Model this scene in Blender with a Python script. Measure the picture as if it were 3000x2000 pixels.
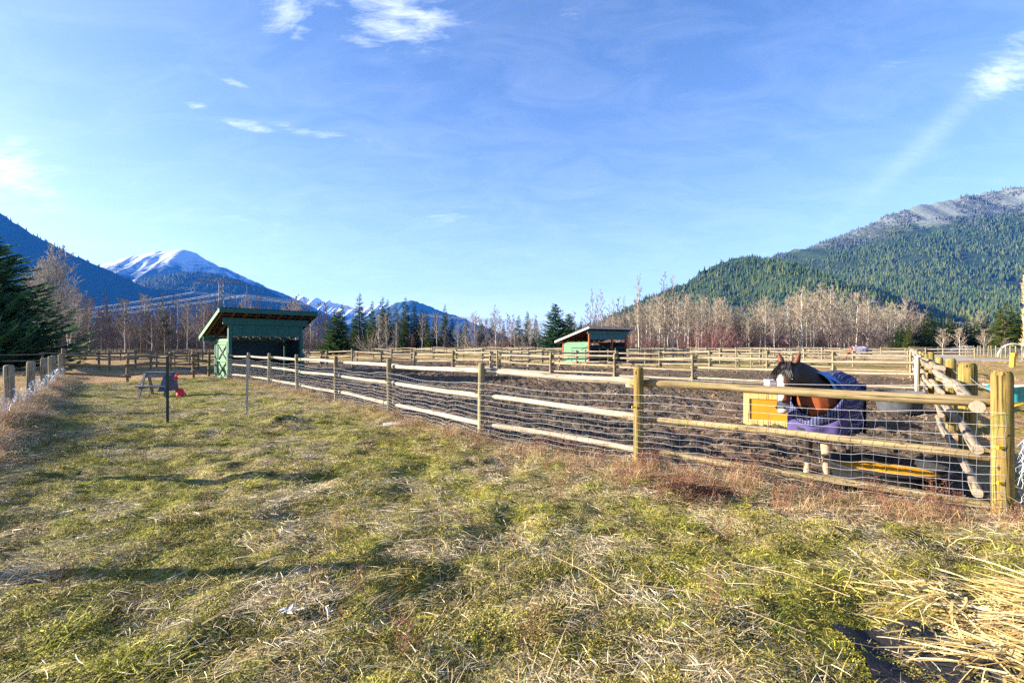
import bpy, math, random
import numpy as np
from mathutils import Vector, Matrix, Quaternion

for o in list(bpy.data.objects):
    bpy.data.objects.remove(o)
scene = bpy.context.scene
C = scene.collection
random.seed(7)
RS = np.random.RandomState(11)

# ------------------------------------------------------------------ camera
F, HZ, EYE = 1400.0, 1010.0, 1.6          # focal length in photo pixels, horizon row, eye height
cam_d = bpy.data.cameras.new('camera')
cam_d.sensor_width = 36.0
cam_d.lens = 36.0 * F / 3000.0
cam_d.shift_y = (HZ - 1000.0) / 3000.0
cam_d.clip_start = 0.05
cam_d.clip_end = 40000
cam = bpy.data.objects.new('camera', cam_d)
C.objects.link(cam)
cam.location = (0, 0, EYE)
cam.rotation_euler = (math.radians(90), 0, 0)
scene.camera = cam

# ------------------------------------------------------------------ view and light
scene.view_settings.view_transform = 'Standard'
scene.view_settings.look = 'None'
scene.view_settings.gamma = 1.0
scene.view_settings.exposure = 2.2
scene.view_settings.use_curve_mapping = False
scene.render.engine = 'CYCLES'
scene.cycles.use_denoising = False
scene.cycles.max_bounces = 6
scene.cycles.diffuse_bounces = 3
scene.cycles.volume_bounces = 1
scene.cycles.transparent_max_bounces = 16
SUN_EL, SUN_AZ = 17.0, 270.0              # degrees; azimuth clockwise from +Y, so 270 is the left of the picture
HAZE_DENSITY = 0.000052
HAZE_COLOR = (0.03, 0.26, 1.0, 1)

sd = Vector((math.sin(math.radians(SUN_AZ)) * math.cos(math.radians(SUN_EL)),
             math.cos(math.radians(SUN_AZ)) * math.cos(math.radians(SUN_EL)),
             math.sin(math.radians(SUN_EL))))
sun_d = bpy.data.lights.new('sun', 'SUN')
sun_d.energy = 5.0
sun_d.angle = math.radians(0.53)
sun_d.color = (1.0, 0.90, 0.74)
sun = bpy.data.objects.new('sun', sun_d)
C.objects.link(sun)
sun.rotation_euler = (-sd).to_track_quat('-Z', 'Y').to_euler()
sun.location = (-50, 0, 40)


class NT:
    """small helper to write node trees"""
    def __init__(s, tree):
        s.t = tree
        s.t.nodes.clear()
    def n(s, typ, **kw):
        nd = s.t.nodes.new(typ)
        for k, v in kw.items():
            setattr(nd, k, v)
        return nd
    def put(s, sock, val):
        if isinstance(val, bpy.types.NodeSocket):
            s.t.links.new(val, sock)
        elif val is not None:
            if isinstance(val, tuple) and len(val) == 3 and sock.type == 'RGBA':
                val = (*val, 1.0)
            sock.default_value = val
    def math(s, op, a, b=None, c=None, clamp=False):
        nd = s.n('ShaderNodeMath', operation=op, use_clamp=clamp)
        s.put(nd.inputs[0], a)
        if b is not None: s.put(nd.inputs[1], b)
        if c is not None: s.put(nd.inputs[2], c)
        return nd.outputs[0]
    def vmath(s, op, a, b=None, scale=None):
        nd = s.n('ShaderNodeVectorMath', operation=op)
        s.put(nd.inputs[0], a)
        if b is not None: s.put(nd.inputs[1], b)
        if scale is not None: s.put(nd.inputs['Scale'], scale)
        return nd.outputs[1] if op in ('LENGTH', 'DISTANCE', 'DOT_PRODUCT') else nd.outputs[0]
    def noise(s, vec, scale=5, detail=4, rough=0.55, dist=0.0, color=False):
        nd = s.n('ShaderNodeTexNoise')
        if vec is not None: s.put(nd.inputs['Vector'], vec)
        nd.inputs['Scale'].default_value = scale
        nd.inputs['Detail'].default_value = detail
        nd.inputs['Roughness'].default_value = rough
        nd.inputs['Distortion'].default_value = dist
        return nd.outputs['Color'] if color else nd.outputs['Fac']
    def voronoi(s, vec, scale=5, feature='F1', rnd=1.0):
        nd = s.n('ShaderNodeTexVoronoi', feature=feature)
        if vec is not None: s.put(nd.inputs['Vector'], vec)
        nd.inputs['Scale'].default_value = scale
        nd.inputs['Randomness'].default_value = rnd
        return nd.outputs['Distance'], nd.outputs['Color']
    def ramp(s, fac, stops, interp='LINEAR'):
        nd = s.n('ShaderNodeValToRGB')
        nd.color_ramp.interpolation = interp
        el = nd.color_ramp.elements
        while len(el) < len(stops):
            el.new(0.5)
        for e, (p, c) in zip(el, stops):
            e.position = p
            e.color = (c, c, c, 1) if isinstance(c, (int, float)) else (*c[:3], 1)
        s.put(nd.inputs[0], fac)
        return nd.outputs[0]
    def mix(s, a, b, fac, blend='MIX'):
        nd = s.n('ShaderNodeMix', data_type='RGBA', blend_type=blend)
        s.put(nd.inputs[0], fac)
        s.put(nd.inputs[6], a)
        s.put(nd.inputs[7], b)
        return nd.outputs[2]
    def sep(s, v):
        nd = s.n('ShaderNodeSeparateXYZ')
        s.put(nd.inputs[0], v)
        return nd.outputs
    def comb(s, x, y, z):
        nd = s.n('ShaderNodeCombineXYZ')
        s.put(nd.inputs[0], x); s.put(nd.inputs[1], y); s.put(nd.inputs[2], z)
        return nd.outputs[0]
    def pos(s):
        return s.n('ShaderNodeNewGeometry').outputs['Position']
    def obj(s):
        return s.n('ShaderNodeTexCoord').outputs['Object']
    def uv(s):
        return s.n('ShaderNodeTexCoord').outputs['UV']
    def rnd(s):
        return s.n('ShaderNodeObjectInfo').outputs['Random']
    def attr(s, name):
        return s.n('ShaderNodeAttribute', attribute_name=name)
    def bump(s, h, strength=0.4, dist=0.02, normal=None):
        nd = s.n('ShaderNodeBump')
        nd.inputs['Strength'].default_value = strength
        nd.inputs['Distance'].default_value = dist
        s.put(nd.inputs['Height'], h)
        if normal is not None: s.put(nd.inputs['Normal'], normal)
        return nd.outputs[0]
    def hsv(s, col, h=0.5, sat=1.0, val=1.0):
        nd = s.n('ShaderNodeHueSaturation')
        s.put(nd.inputs['Hue'], h); s.put(nd.inputs['Saturation'], sat); s.put(nd.inputs['Value'], val)
        s.put(nd.inputs['Color'], col)
        return nd.outputs[0]
    def out(s, col, rough=0.85, normal=None, spec=0.25, metal=0.0, trans=0.0):
        b = s.n('ShaderNodeBsdfPrincipled')
        s.put(b.inputs['Base Color'], col)
        s.put(b.inputs['Roughness'], rough)
        b.inputs['Specular IOR Level'].default_value = spec
        b.inputs['Metallic'].default_value = metal
        if normal is not None: s.put(b.inputs['Normal'], normal)
        o = s.n('ShaderNodeOutputMaterial')
        if trans > 0:
            tr = s.n('ShaderNodeBsdfTranslucent')
            s.put(tr.inputs[0], col)
            mx = s.n('ShaderNodeMixShader')
            mx.inputs[0].default_value = trans
            s.t.links.new(b.outputs[0], mx.inputs[1])
            s.t.links.new(tr.outputs[0], mx.inputs[2])
            s.t.links.new(mx.outputs[0], o.inputs[0])
        else:
            s.t.links.new(b.outputs[0], o.inputs[0])


# ------------------------------------------------------------------ sky with wispy clouds
world = bpy.data.worlds.new('World')
scene.world = world
world.use_nodes = True
w = NT(world.node_tree)
sky = w.n('ShaderNodeTexSky', sky_type='NISHITA', sun_disc=False)
sky.sun_elevation = math.radians(SUN_EL)
sky.sun_rotation = math.radians(SUN_AZ)
sky.altitude = 200
sky.air_density = 1.0
sky.dust_density = 1.2
sky.ozone_density = 2.5
skyc = w.hsv(sky.outputs[0], 0.511, 1.17, 1.14)
gen = w.n('ShaderNodeTexCoord').outputs['Generated']
dx, dy, dz = w.sep(w.vmath('NORMALIZE', gen))[:3]
az = w.math('ARCTAN2', dx, dy)
el = w.math('ARCSINE', dz)
hz = w.math('ADD', w.math('MAXIMUM', dz, 0.0), 0.22)
plane = w.comb(w.math('DIVIDE', dx, hz), w.math('DIVIDE', dy, hz), 0.0)
n1 = w.noise(w.vmath('MULTIPLY', plane, (1.0, 1.9, 1.0)), 3.4, 10, 0.66, 0.9)
n2 = w.noise(w.vmath('MULTIPLY', plane, (1.3, 4.5, 1.0)), 11.0, 9, 0.68, 0.5)
def px_dir(px, py):
    X, Z = (px - 1500) / F, (HZ - py) / F
    L = math.sqrt(X * X + 1 + Z * Z)
    return math.atan2(X, 1), math.asin(Z / L)
def blob(px, py, wx, wy, amp, rot=0.0):
    a, e = px_dir(px, py)
    u = w.math('SUBTRACT', az, a)
    v = w.math('SUBTRACT', el, e)
    c, s_ = math.cos(rot), math.sin(rot)
    u2 = w.math('ADD', w.math('MULTIPLY', u, c), w.math('MULTIPLY', v, s_))
    v2 = w.math('SUBTRACT', w.math('MULTIPLY', v, c), w.math('MULTIPLY', u, s_))
    wx /= F * 1.15; wy /= F * 1.15
    d = w.math('ADD', w.math('POWER', w.math('ABSOLUTE', w.math('DIVIDE', u2, wx)), 2.0),
               w.math('POWER', w.math('ABSOLUTE', w.math('DIVIDE', v2, wy)), 2.0))
    return w.math('MULTIPLY', w.math('EXPONENT', w.math('MULTIPLY', d, -1.0)), amp)
blobs = [(1160, 60, 200, 80, 1.1), (850, 40, 110, 90, 0.85), (960, 10, 200, 30, 0.7), (1060, 120, 110, 24, 0.8), (870, 110, 50, 20, 0.8),
         (1660, 40, 130, 20, 0.5), (690, 245, 50, 14, 0.75), (585, 312, 75, 14, 0.85), (730, 370, 90, 16, 0.9),
         (930, 392, 160, 18, 0.75), (1010, 240, 40, 12, 0.6), (30, 500, 150, 70, 0.9), (60, 590, 180, 40, 0.5),
         (330, 435, 200, 20, 0.35), (800, 640, 420, 60, 0.42), (1310, 625, 130, 40, 0.5),
         (2970, 215, 90, 50, 0.95), (2690, 160, 120, 22, 0.45), (2990, 110, 80, 40, 0.6), (2550, 150, 60, 18, 0.45)]
msum = None
for b in blobs:
    v = blob(*b)
    msum = v if msum is None else w.math('MAXIMUM', msum, v)
wisp = w.math('ADD', w.math('MULTIPLY', n1, 0.55), w.math('MULTIPLY', n2, 0.45))
streak = w.math('MULTIPLY', blob(2760, 370, 230, 26, 0.20, 0.72), n2)
c1 = w.math('MULTIPLY', w.math('SUBTRACT', wisp, w.math('SUBTRACT', 0.645, w.math('MULTIPLY', msum, 0.30))), 2.1, clamp=True)
c1 = w.math('MULTIPLY', c1, w.math('MINIMUM', w.math('ADD', w.math('MULTIPLY', msum, 1.0), 0.12), 1.0))
veil = w.math('MULTIPLY', w.math('MULTIPLY', w.math('SUBTRACT', n1, 0.40), 1.3, clamp=True), 0.16)
low = w.math('MULTIPLY', w.math('EXPONENT', w.math('MULTIPLY', w.math('MAXIMUM', el, 0.0), -5.5)), 0.42)
cl = w.math('ADD', w.math('ADD', w.math('ADD', c1, veil), streak), low, clamp=True)
CLOUD = 9.5
skyc = w.mix(skyc, (CLOUD * 0.94, CLOUD * 0.97, CLOUD * 1.0), w.math('MULTIPLY', cl, 0.85))
bg = w.n('ShaderNodeBackground')
bg.inputs[1].default_value = 0.055
w.put(bg.inputs[0], skyc)
w.put(w.n('ShaderNodeOutputWorld').inputs[0], bg.outputs[0])

# ------------------------------------------------------------------ object helpers
def props(o, label=None, cat=None, group=None, kind=None):
    if label: o['label'] = label
    if cat: o['category'] = cat
    if group: o['group'] = group
    if kind: o['kind'] = kind
    return o

def empty(name, loc=(0, 0, 0), rz=0.0, label=None, cat=None, group=None):
    o = bpy.data.objects.new(name, None)
    C.objects.link(o)
    o.location = loc
    o.rotation_euler = (0, 0, rz)
    o.empty_display_size = 0.2
    return props(o, label, cat, group)

def link(name, me, parent=None, loc=(0, 0, 0), rot=None, scale=None):
    o = bpy.data.objects.new(name, me)
    C.objects.link(o)
    if parent is not None: o.parent = parent
    o.location = loc
    if rot is not None:
        if isinstance(rot, Quaternion):
            o.rotation_mode = 'QUATERNION'; o.rotation_quaternion = rot
        else:
            o.rotation_euler = rot
    if scale is not None: o.scale = scale
    return o

class MB:
    """collects faces of one mesh"""
    def __init__(s):
        s.v, s.f, s.mi, s.tone, s.uv = [], [], [], [], None
    def add(s, vs, fs, mi=0, tone=0.0):
        b = len(s.v)
        s.v.extend(tuple(p) for p in vs)
        for f in fs:
            s.f.append(tuple(i + b for i in f)); s.mi.append(mi); s.tone.append(tone)
    def box(s, c, size, R=None, mi=0, jit=0.0):
        hx, hy, hz_ = size[0] / 2, size[1] / 2, size[2] / 2
        vs = [Vector((x * hx, y * hy, z * hz_)) for x, y, z in
              ((-1, -1, -1), (1, -1, -1), (1, 1, -1), (-1, 1, -1), (-1, -1, 1), (1, -1, 1), (1, 1, 1), (-1, 1, 1))]
        if jit: vs = [v + Vector((random.uniform(-jit, jit), random.uniform(-jit, jit), random.uniform(-jit, jit))) for v in vs]
        if R is not None: vs = [R @ v for v in vs]
        c = Vector(c)
        s.add([v + c for v in vs], [(0, 3, 2, 1), (4, 5, 6, 7), (0, 1, 5, 4), (1, 2, 6, 5), (2, 3, 7, 6), (3, 0, 4, 7)], mi)
    def beam(s, p0, p1, wd, ht, mi=0):
        """rectangular bar from p0 to p1"""
        p0, p1 = Vector(p0), Vector(p1)
        d = (p1 - p0); L = d.length; d.normalize()
        up = Vector((0, 0, 1)) if abs(d.z) < 0.95 else Vector((0, 1, 0))
        x = d.cross(up).normalized(); y = x.cross(d).normalized()
        vs = []
        for p in (p0, p1):
            for a, b in ((-1, -1), (1, -1), (1, 1), (-1, 1)):
                vs.append(p + x * a * wd / 2 + y * b * ht / 2)
        s.add(vs, [(0, 1, 2, 3), (7, 6, 5, 4), (0, 4, 5, 1), (1, 5, 6, 2), (2, 6, 7, 3), (3, 7, 4, 0)], mi)
    def tube(s, pts, rad, n=6, cap=True, mi=0, tone=0.0, tip=False):
        pts = [Vector(p) for p in pts]
        if not isinstance(rad, (list, tuple)): rad = [rad] * len(pts)
        vs, fs = [], []
        d0 = (pts[1] - pts[0]).normalized()
        ref = Vector((0, 0, 1)) if abs(d0.z) < 0.9 else Vector((1, 0, 0))
        x = d0.cross(ref).normalized()
        for i, p in enumerate(pts):
            d = (pts[min(i + 1, len(pts) - 1)] - pts[max(i - 1, 0)]).normalized()
            x = (x - d * x.dot(d))
            if x.length < 1e-6: x = d.orthogonal()
            x.normalize()
            y = d.cross(x)
            if tip and i == len(pts) - 1:
                vs.append(p); break
            for k in range(n):
                a = 2 * math.pi * k / n
                vs.append(p + (x * math.cos(a) + y * math.sin(a)) * rad[i])
        m = len(pts) - (1 if tip else 0)
        for i in range(m - 1):
            for k in range(n):
                k2 = (k + 1) % n
                fs.append((i * n + k, i * n + k2, (i + 1) * n + k2, (i + 1) * n + k))
        if tip:
            for k in range(n):
                fs.append(((m - 1) * n + k, (m - 1) * n + (k + 1) % n, m * n))
        if cap:
            fs.append(tuple(range(n - 1, -1, -1)))
            if not tip: fs.append(tuple((m - 1) * n + k for k in range(n)))
        s.add(vs, fs, mi, tone)
    def lathe(s, prof, n=24, c=(0, 0, 0), mi=0, cap0=False, cap1=False):
        vs, fs = [], []
        for r, z in prof:
            for k in range(n):
                a = 2 * math.pi * k / n
                vs.append((c[0] + r * math.cos(a), c[1] + r * math.sin(a), c[2] + z))
        for i in range(len(prof) - 1):
            for k in range(n):
                k2 = (k + 1) % n
                fs.append((i * n + k, i * n + k2, (i + 1) * n + k2, (i + 1) * n + k))
        if cap0: fs.append(tuple(range(n - 1, -1, -1)))
        if cap1: fs.append(tuple((len(prof) - 1) * n + k for k in range(n)))
        s.add(vs, fs, mi)
    def loft(s, rings, cap=True, mi=0):
        n = len(rings[0]); vs = [p for r in rings for p in r]; fs = []
        for i in range(len(rings) - 1):
            for k in range(n):
                k2 = (k + 1) % n
                fs.append((i * n + k, i * n + k2, (i + 1) * n + k2, (i + 1) * n + k))
        if cap:
            fs.append(tuple(range(n - 1, -1, -1)))
            fs.append(tuple((len(rings) - 1) * n + k for k in range(n)))
        s.add(vs, fs, mi)
    def mesh(s, name, mats, smooth=False, tone=False):
        me = bpy.data.meshes.new(name)
        me.from_pydata(s.v, [], s.f)
        for m in (mats if isinstance(mats, (list, tuple)) else [mats]):
            me.materials.append(m)
        if any(s.mi): me.polygons.foreach_set('material_index', s.mi)
        if smooth: me.polygons.foreach_set('use_smooth', [True] * len(s.f))
        if tone:
            a = me.attributes.new('tone', 'FLOAT', 'FACE')
            a.data.foreach_set('value', s.tone)
        me.update()
        return me
    def obj(s, name, mats, parent=None, smooth=False, loc=(0, 0, 0), rot=None, tone=False):
        return link(name, s.mesh(name, mats, smooth, tone), parent, loc, rot)

def np_mesh(name, verts, faces, mats, smooth=False):
    me = bpy.data.meshes.new(name)
    me.vertices.add(len(verts))
    me.vertices.foreach_set('co', np.asarray(verts, dtype=np.float32).ravel())
    faces = np.asarray(faces, dtype=np.int32)
    k = faces.shape[1]
    me.loops.add(faces.size)
    me.loops.foreach_set('vertex_index', faces.ravel())
    me.polygons.add(len(faces))
    me.polygons.foreach_set('loop_start', np.arange(0, faces.size, k, dtype=np.int32))
    for m in (mats if isinstance(mats, (list, tuple)) else [mats]):
        me.materials.append(m)
    me.update(calc_edges=True)
    if smooth: me.polygons.foreach_set('use_smooth', np.ones(len(faces), dtype=bool))
    return me

# ------------------------------------------------------------------ numeric noise
_perm = np.random.RandomState(3).rand(64, 4096)
def vnoise(x, y, seed=0):
    x = np.asarray(x, dtype=np.float64); y = np.asarray(y, dtype=np.float64)
    xi = np.floor(x).astype(np.int64); yi = np.floor(y).astype(np.int64)
    fx = x - xi; fy = y - yi
    fx = fx * fx * (3 - 2 * fx); fy = fy * fy * (3 - 2 * fy)
    T = _perm[seed % 64]
    def h(a, b):
        return T[((a * 73856093) ^ (b * 19349663) ^ (a * b * 83492791 + seed * 977)) & 4095]
    return ((h(xi, yi) * (1 - fx) + h(xi + 1, yi) * fx) * (1 - fy) + (h(xi, yi + 1) * (1 - fx) + h(xi + 1, yi + 1) * fx) * fy) * 2 - 1
def fbm(x, y, seed=0, octv=4, g=0.5):
    s, a = 0.0, 1.0
    for i in range(octv):
        s = s + a * vnoise(np.asarray(x) * 2 ** i, np.asarray(y) * 2 ** i, seed + i)
        a *= g
    return s

def PX(px, Z):
    """lateral position of photo column px at distance Z"""
    return (px - 1500.0) / F * Z
def at(px, py, Z):
    return Vector((PX(px, Z), Z, EYE + (HZ - py) / F * Z))

# ------------------------------------------------------------------ layout of the place
FRONT = [(4.50, 4.38), (1.64, 6.20), (-0.52, 7.95), (-2.74, 10.7), (-4.93, 13.4), (-7.19, 16.0), (-9.47, 18.6), (-11.37, 20.6), (-12.92, 21.75)]
LEFTF = [(-4.95, 3.35), (-6.60, 5.65), (-8.30, 7.6), (-9.98, 9.5), (-11.6, 11.5), (-14.1, 14.4), (-16.0, 16.6), (-17.2, 17.9), (-18.4, 19.5)]
U = np.array([0.63, 0.777]); V = np.array([-0.777, 0.63]); A0 = np.array([4.50, 4.38])
def P(a, b):
    q = A0 + a * U + b * V
    return (float(q[0]), float(q[1]))

def poly_dist(x, y, pts):
    """signed distance to a polyline (positive on its left when walking along it)"""
    best = np.full(np.shape(x), 1e9); sg = np.zeros(np.shape(x))
    for (x0, y0), (x1, y1) in zip(pts[:-1], pts[1:]):
        ex, ey = x1 - x0, y1 - y0
        L2 = ex * ex + ey * ey
        t = np.clip(((x - x0) * ex + (y - y0) * ey) / L2, 0, 1)
        qx, qy = x0 + t * ex, y0 + t * ey
        d = np.hypot(x - qx, y - qy)
        side = np.sign(ex * (y - y0) - ey * (x - x0))
        m = d < best - 1e-9
        best = np.where(m, d, best); sg = np.where(m, side, sg)
    return best * sg
FR_EXT = [(4.50 + 3.0, 4.38 - 2.4)] + FRONT + [(-14.6, 23.6), (-30, 40), (-60, 75)]
LE_EXT = [(-1.0, -2.2)] + LEFTF + [(-19.0, 20.2), (-40, 46)]
SIDE_EXT = [(4.5, 4.38), P(20, 0), P(200, 0)]
def d_front(x, y): return poly_dist(x, y, FR_EXT)      # positive: pasture side (left of the walk towards the shed)
def d_left(x, y): return -poly_dist(x, y, LE_EXT)      # positive: pasture side
def d_side(x, y):                                       # positive: paddock side of the log fence
    return (np.asarray(x) - A0[0]) * (-U[1]) + (np.asarray(y) - A0[1]) * U[0]
def sm(x, a, b):
    t = np.clip((np.asarray(x) - a) / (b - a), 0, 1)
    return t * t * (3 - 2 * t)
ROAD = [(110, 40), (56, 44), (49, 52), (60, 72), (76, 100)]
def region(x, y):
    """0 ground, 1 pasture, 2 mud, 3 road"""
    x = np.asarray(x, float); y = np.asarray(y, float)
    df, dl, ds = d_front(x, y), d_left(x, y), d_side(x, y)
    r = np.zeros(x.shape, int)
    back = (x + 18.4) * (-0.7071) + (y - 19.5) * 0.7071      # beyond the back fence
    r[(df > 0) & (dl > 0) & (back < 0) & (y < 26)] = 1
    b = (x - A0[0]) * V[0] + (y - A0[1]) * V[1]
    a = (x - A0[0]) * U[0] + (y - A0[1]) * U[1]
    mud = (df <= 0) & (ds > 0) & (a < 25.2) & (b < 44) & (b > 0)
    r[mud] = 2
    rd = np.abs(poly_dist(x, y, ROAD)) + 0.5 * vnoise(x * .5, y * .5, 9)
    r[(r == 0) & (rd < 4.6) & (x > 18)] = 3
    return r
def gz(x, y):
    x = np.asarray(x, float); y = np.asarray(y, float)
    df, dl, ds = d_front(x, y), d_left(x, y), d_side(x, y)
    near = 1 - sm(np.hypot(x, y), 45, 90)
    past = sm(df, -0.15, 0.35) * sm(dl, -0.1, 0.3)
    z = 0.05 * fbm(x * 0.35, y * 0.35, 1, 3)
    bumps = 0.040 * fbm(x * 1.15 + 3, y * 1.5, 5, 3, 0.6) + 0.032 * vnoise(x * 4.5, y * 4.5, 12) - 0.05 * np.maximum(0, vnoise(x * 2.6 + 5, y * 2.6, 13) - .35) + 0.016 * vnoise(x * 13, y * 13, 15)
    mudm = sm(-df, 0.1, 0.6) * sm(ds, 0.0, 0.5)
    clod = -0.07 + 0.065 * np.abs(vnoise(x * 3.6, y * 3.6, 21)) + 0.050 * vnoise(x * 7.5, y * 7.5, 22) + 0.025 * vnoise(x * 15, y * 15, 23) - 0.03 * np.maximum(0, vnoise(x * 5.1 + 7, y * 5.1, 24))
    z = z + bumps * (1 - mudm) + clod * mudm
    # grassy bank under the left fence, small bank under the front fence
    z = z + 0.36 * np.exp(-(dl / 0.42) ** 2) * (0.7 + 0.4 * vnoise(x * 1.2, y * 1.2, 31)) * sm(y, 4, 8)
    z = z + 0.06 * np.exp(-(df / 0.35) ** 2)
    # molehill
    z = z + 0.17 * np.exp(-(((x + 4.85) / 0.30) ** 2 + ((y - 10.0) / 0.35) ** 2))
    return z * near
def GZ(x, y):
    return float(gz(np.array([x]), np.array([y]))[0])
# ------------------------------------------------------------------ materials
def newmat(name):
    m = bpy.data.materials.new(name)
    m.use_nodes = True
    return m, NT(m.node_tree)

def plain(name, col, rough=0.7, var=0.25, scale=8, spec=0.3, metal=0.0, bump=0.15, trans=0.0):
    m, t = newmat(name)
    o = t.obj()
    f = t.noise(o, scale, 6, 0.6)
    f2 = t.noise(o, scale * 9, 3, 0.6)
    c0 = tuple(c * (1 - var) for c in col); c1 = tuple(min(1, c * (1 + var)) for c in col)
    c = t.ramp(t.math('ADD', t.math('MULTIPLY', f, 0.65), t.math('MULTIPLY', f2, 0.35)), [(0.3, c0), (0.7, c1)])
    t.out(c, rough, t.bump(f2, bump, 0.01) if bump else None, spec, metal, trans)
    return m

def wood(name, c_dark, c_light, lichen=None, lich_amt=0.5, grain=1.0, per_obj=0.3, zgrain=True, rust=False):
    m, t = newmat(name)
    o = t.obj()
    off = t.vmath('ADD', o, t.comb(t.math('MULTIPLY', t.rnd(), 37.0), t.math('MULTIPLY', t.rnd(), 11.0), 0.0))
    st = (26.0 * grain, 26.0 * grain, 0.9 * grain) if zgrain else (1.2 * grain, 26.0 * grain, 26.0 * grain)
    g = t.noise(t.vmath('MULTIPLY', off, st), 1.0, 7, 0.65, 0.8)
    blot = t.noise(off, 4.0, 5, 0.6)
    c = t.ramp(t.math('ADD', t.math('MULTIPLY', g, 0.7), t.math('MULTIPLY', blot, 0.3)), [(0.32, c_dark), (0.5, tuple((a + b) / 2 for a, b in zip(c_dark, c_light))), (0.68, c_light)])
    if lichen:
        lf = t.noise(off, 3.0, 8, 0.7)
        lm = t.ramp(lf, [(0.62 - 0.25 * lich_amt, 0.0), (0.72 - 0.2 * lich_amt, 1.0)])
        c = t.mix(c, lichen, t.math('MULTIPLY', lm, 0.75))
    cracks = t.ramp(t.noise(t.vmath('MULTIPLY', off, (60, 60, 1.6) if zgrain else (1.6, 60, 60)), 1.0, 3, 0.5), [(0.35, 0.10), (0.45, 1.0)])
    c = t.mix(c, cracks, 0.85, 'MULTIPLY')
    kd, _ = t.voronoi(t.vmath('MULTIPLY', off, (1, 1, .55) if zgrain else (.55, 1, 1)), 7.0)
    c = t.mix(c, tuple(k * .35 for k in c_dark), t.ramp(kd, [(0.05, 0.9), (0.13, 0.0)]))
    if zgrain:      # sawn ends show growth rings
        nz = t.math('ABSOLUTE', t.sep(t.n('ShaderNodeTexCoord').outputs['Normal'])[2])
        ox, oy, _ = t.sep(o)[:3]
        rad = t.math('SQRT', t.math('ADD', t.math('MULTIPLY', ox, ox), t.math('MULTIPLY', oy, oy)))
        ring = t.math('SINE', t.math('ADD', t.math('MULTIPLY', rad, 520.0), t.math('MULTIPLY', blot, 9.0)))
        endc = t.mix(tuple(k * .55 for k in c_light), tuple(k * .9 for k in c_light), t.math('ADD', t.math('MULTIPLY', ring, .4), .5))
        c = t.mix(c, endc, t.ramp(nz, [(0.80, 0.0), (0.92, 1.0)]))
    if rust:
        rm = t.ramp(t.noise(off, 1.7, 2, 0.5), [(0.72, 0.0), (0.78, 1.0)])
        c = t.mix(c, (0.45, 0.16, 0.03), t.math('MULTIPLY', rm, 0.7))
    c = t.hsv(c, 0.5, 1.0, t.math('ADD', 1.0 - per_obj / 2, t.math('MULTIPLY', t.rnd(), per_obj)))
    t.out(c, 0.88, t.bump(t.math('ADD', g, cracks), 0.5, 0.006), 0.15)
    return m

MAT = {}
MAT['rail'] = wood('peeled_rail_wood', (0.230, 0.184, 0.123), (0.525, 0.459, 0.353), (0.295, 0.262, 0.131), 0.1, rust=True)
MAT['rail_near'] = wood('yellowed_rail_wood', (0.123, 0.086, 0.041), (0.426, 0.328, 0.172), (0.213, 0.205, 0.057), 0.3, rust=True)
MAT['post'] = wood('weathered_post_wood', (0.090, 0.074, 0.045), (0.344, 0.291, 0.180), (0.180, 0.189, 0.066), 0.4)
MAT['post_near'] = wood('lichened_post_wood', (0.057, 0.037, 0.013), (0.361, 0.246, 0.074), (0.139, 0.164, 0.037), 0.5)
MAT['log_grey'] = wood('silvered_log_wood', (0.131, 0.098, 0.074), (0.361, 0.295, 0.221), (0.295, 0.279, 0.082), 0.3)
MAT['oldwood'] = wood('brown_rail_wood', (0.131, 0.090, 0.057), (0.295, 0.221, 0.148), (0.246, 0.230, 0.098), 0.3)
MAT['greypost'] = wood('grey_split_post_wood', (0.139, 0.119, 0.082), (0.377, 0.320, 0.230), (0.230, 0.213, 0.098), 0.35)
MAT['pale_far'] = wood('far_rail_wood', (0.221, 0.176, 0.115), (0.459, 0.385, 0.271), None, 0)
MAT['bench'] = wood('silver_bench_wood', (0.10, 0.10, 0.11), (0.30, 0.29, 0.29), None, 0, zgrain=False)
MAT['feeder'] = plain('orange_plywood', (0.62, 0.215, 0.012), 0.75, 0.25, 3, 0.2, bump=0.1)
MAT['feeder_frame'] = wood('pale_pine', (0.50, 0.32, 0.09), (0.70, 0.52, 0.22), None, 0)
MAT['rafter'] = wood('brown_rafter_wood', (0.10, 0.045, 0.02), (0.24, 0.12, 0.055), None, 0)
MAT['deck'] = wood('roof_deck_boards', (0.16, 0.08, 0.035), (0.34, 0.18, 0.08), None, 0)
def paint(name, col, worn):
    m, t = newmat(name)
    o = t.obj()
    g = t.noise(t.vmath('MULTIPLY', o, (9, 9, 0.8)), 2.0, 6, 0.65)
    s = t.noise(o, 1.3, 5, 0.6)
    c = t.ramp(g, [(0.3, tuple(k * 0.72 for k in col)), (0.65, tuple(k * 1.18 for k in col))])
    wm = t.ramp(t.math('ADD', t.math('MULTIPLY', s, 0.6), t.math('MULTIPLY', g, 0.4)), [(0.56, 0.0), (0.70, 0.6)])
    c = t.mix(c, worn, wm)
    t.out(c, 0.6, t.bump(g, 0.25, 0.006), 0.3)
    return m
MAT['green'] = paint('shade_green_paint', (0.012, 0.095, 0.080), (0.03, 0.13, 0.10))  # shed green in its shaded tone, shade of the front put into the colour
MAT['dim'] = paint('dark_inner_boards', (0.012, 0.035, 0.045), (0.02, 0.05, 0.06))  # unpainted inner boards, with the shed's inner shade put into the colour
MAT['green_lit'] = paint('sunlit_green_paint', (0.072, 0.185, 0.095), (0.13, 0.24, 0.12))  # paler copy of the shed green, sunlight on the side put into the colour
MAT['teal'] = paint('shade_teal_paint', (0.02, 0.11, 0.125), (0.04, 0.15, 0.16))  # second shed's front green, with shade put into the colour
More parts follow.
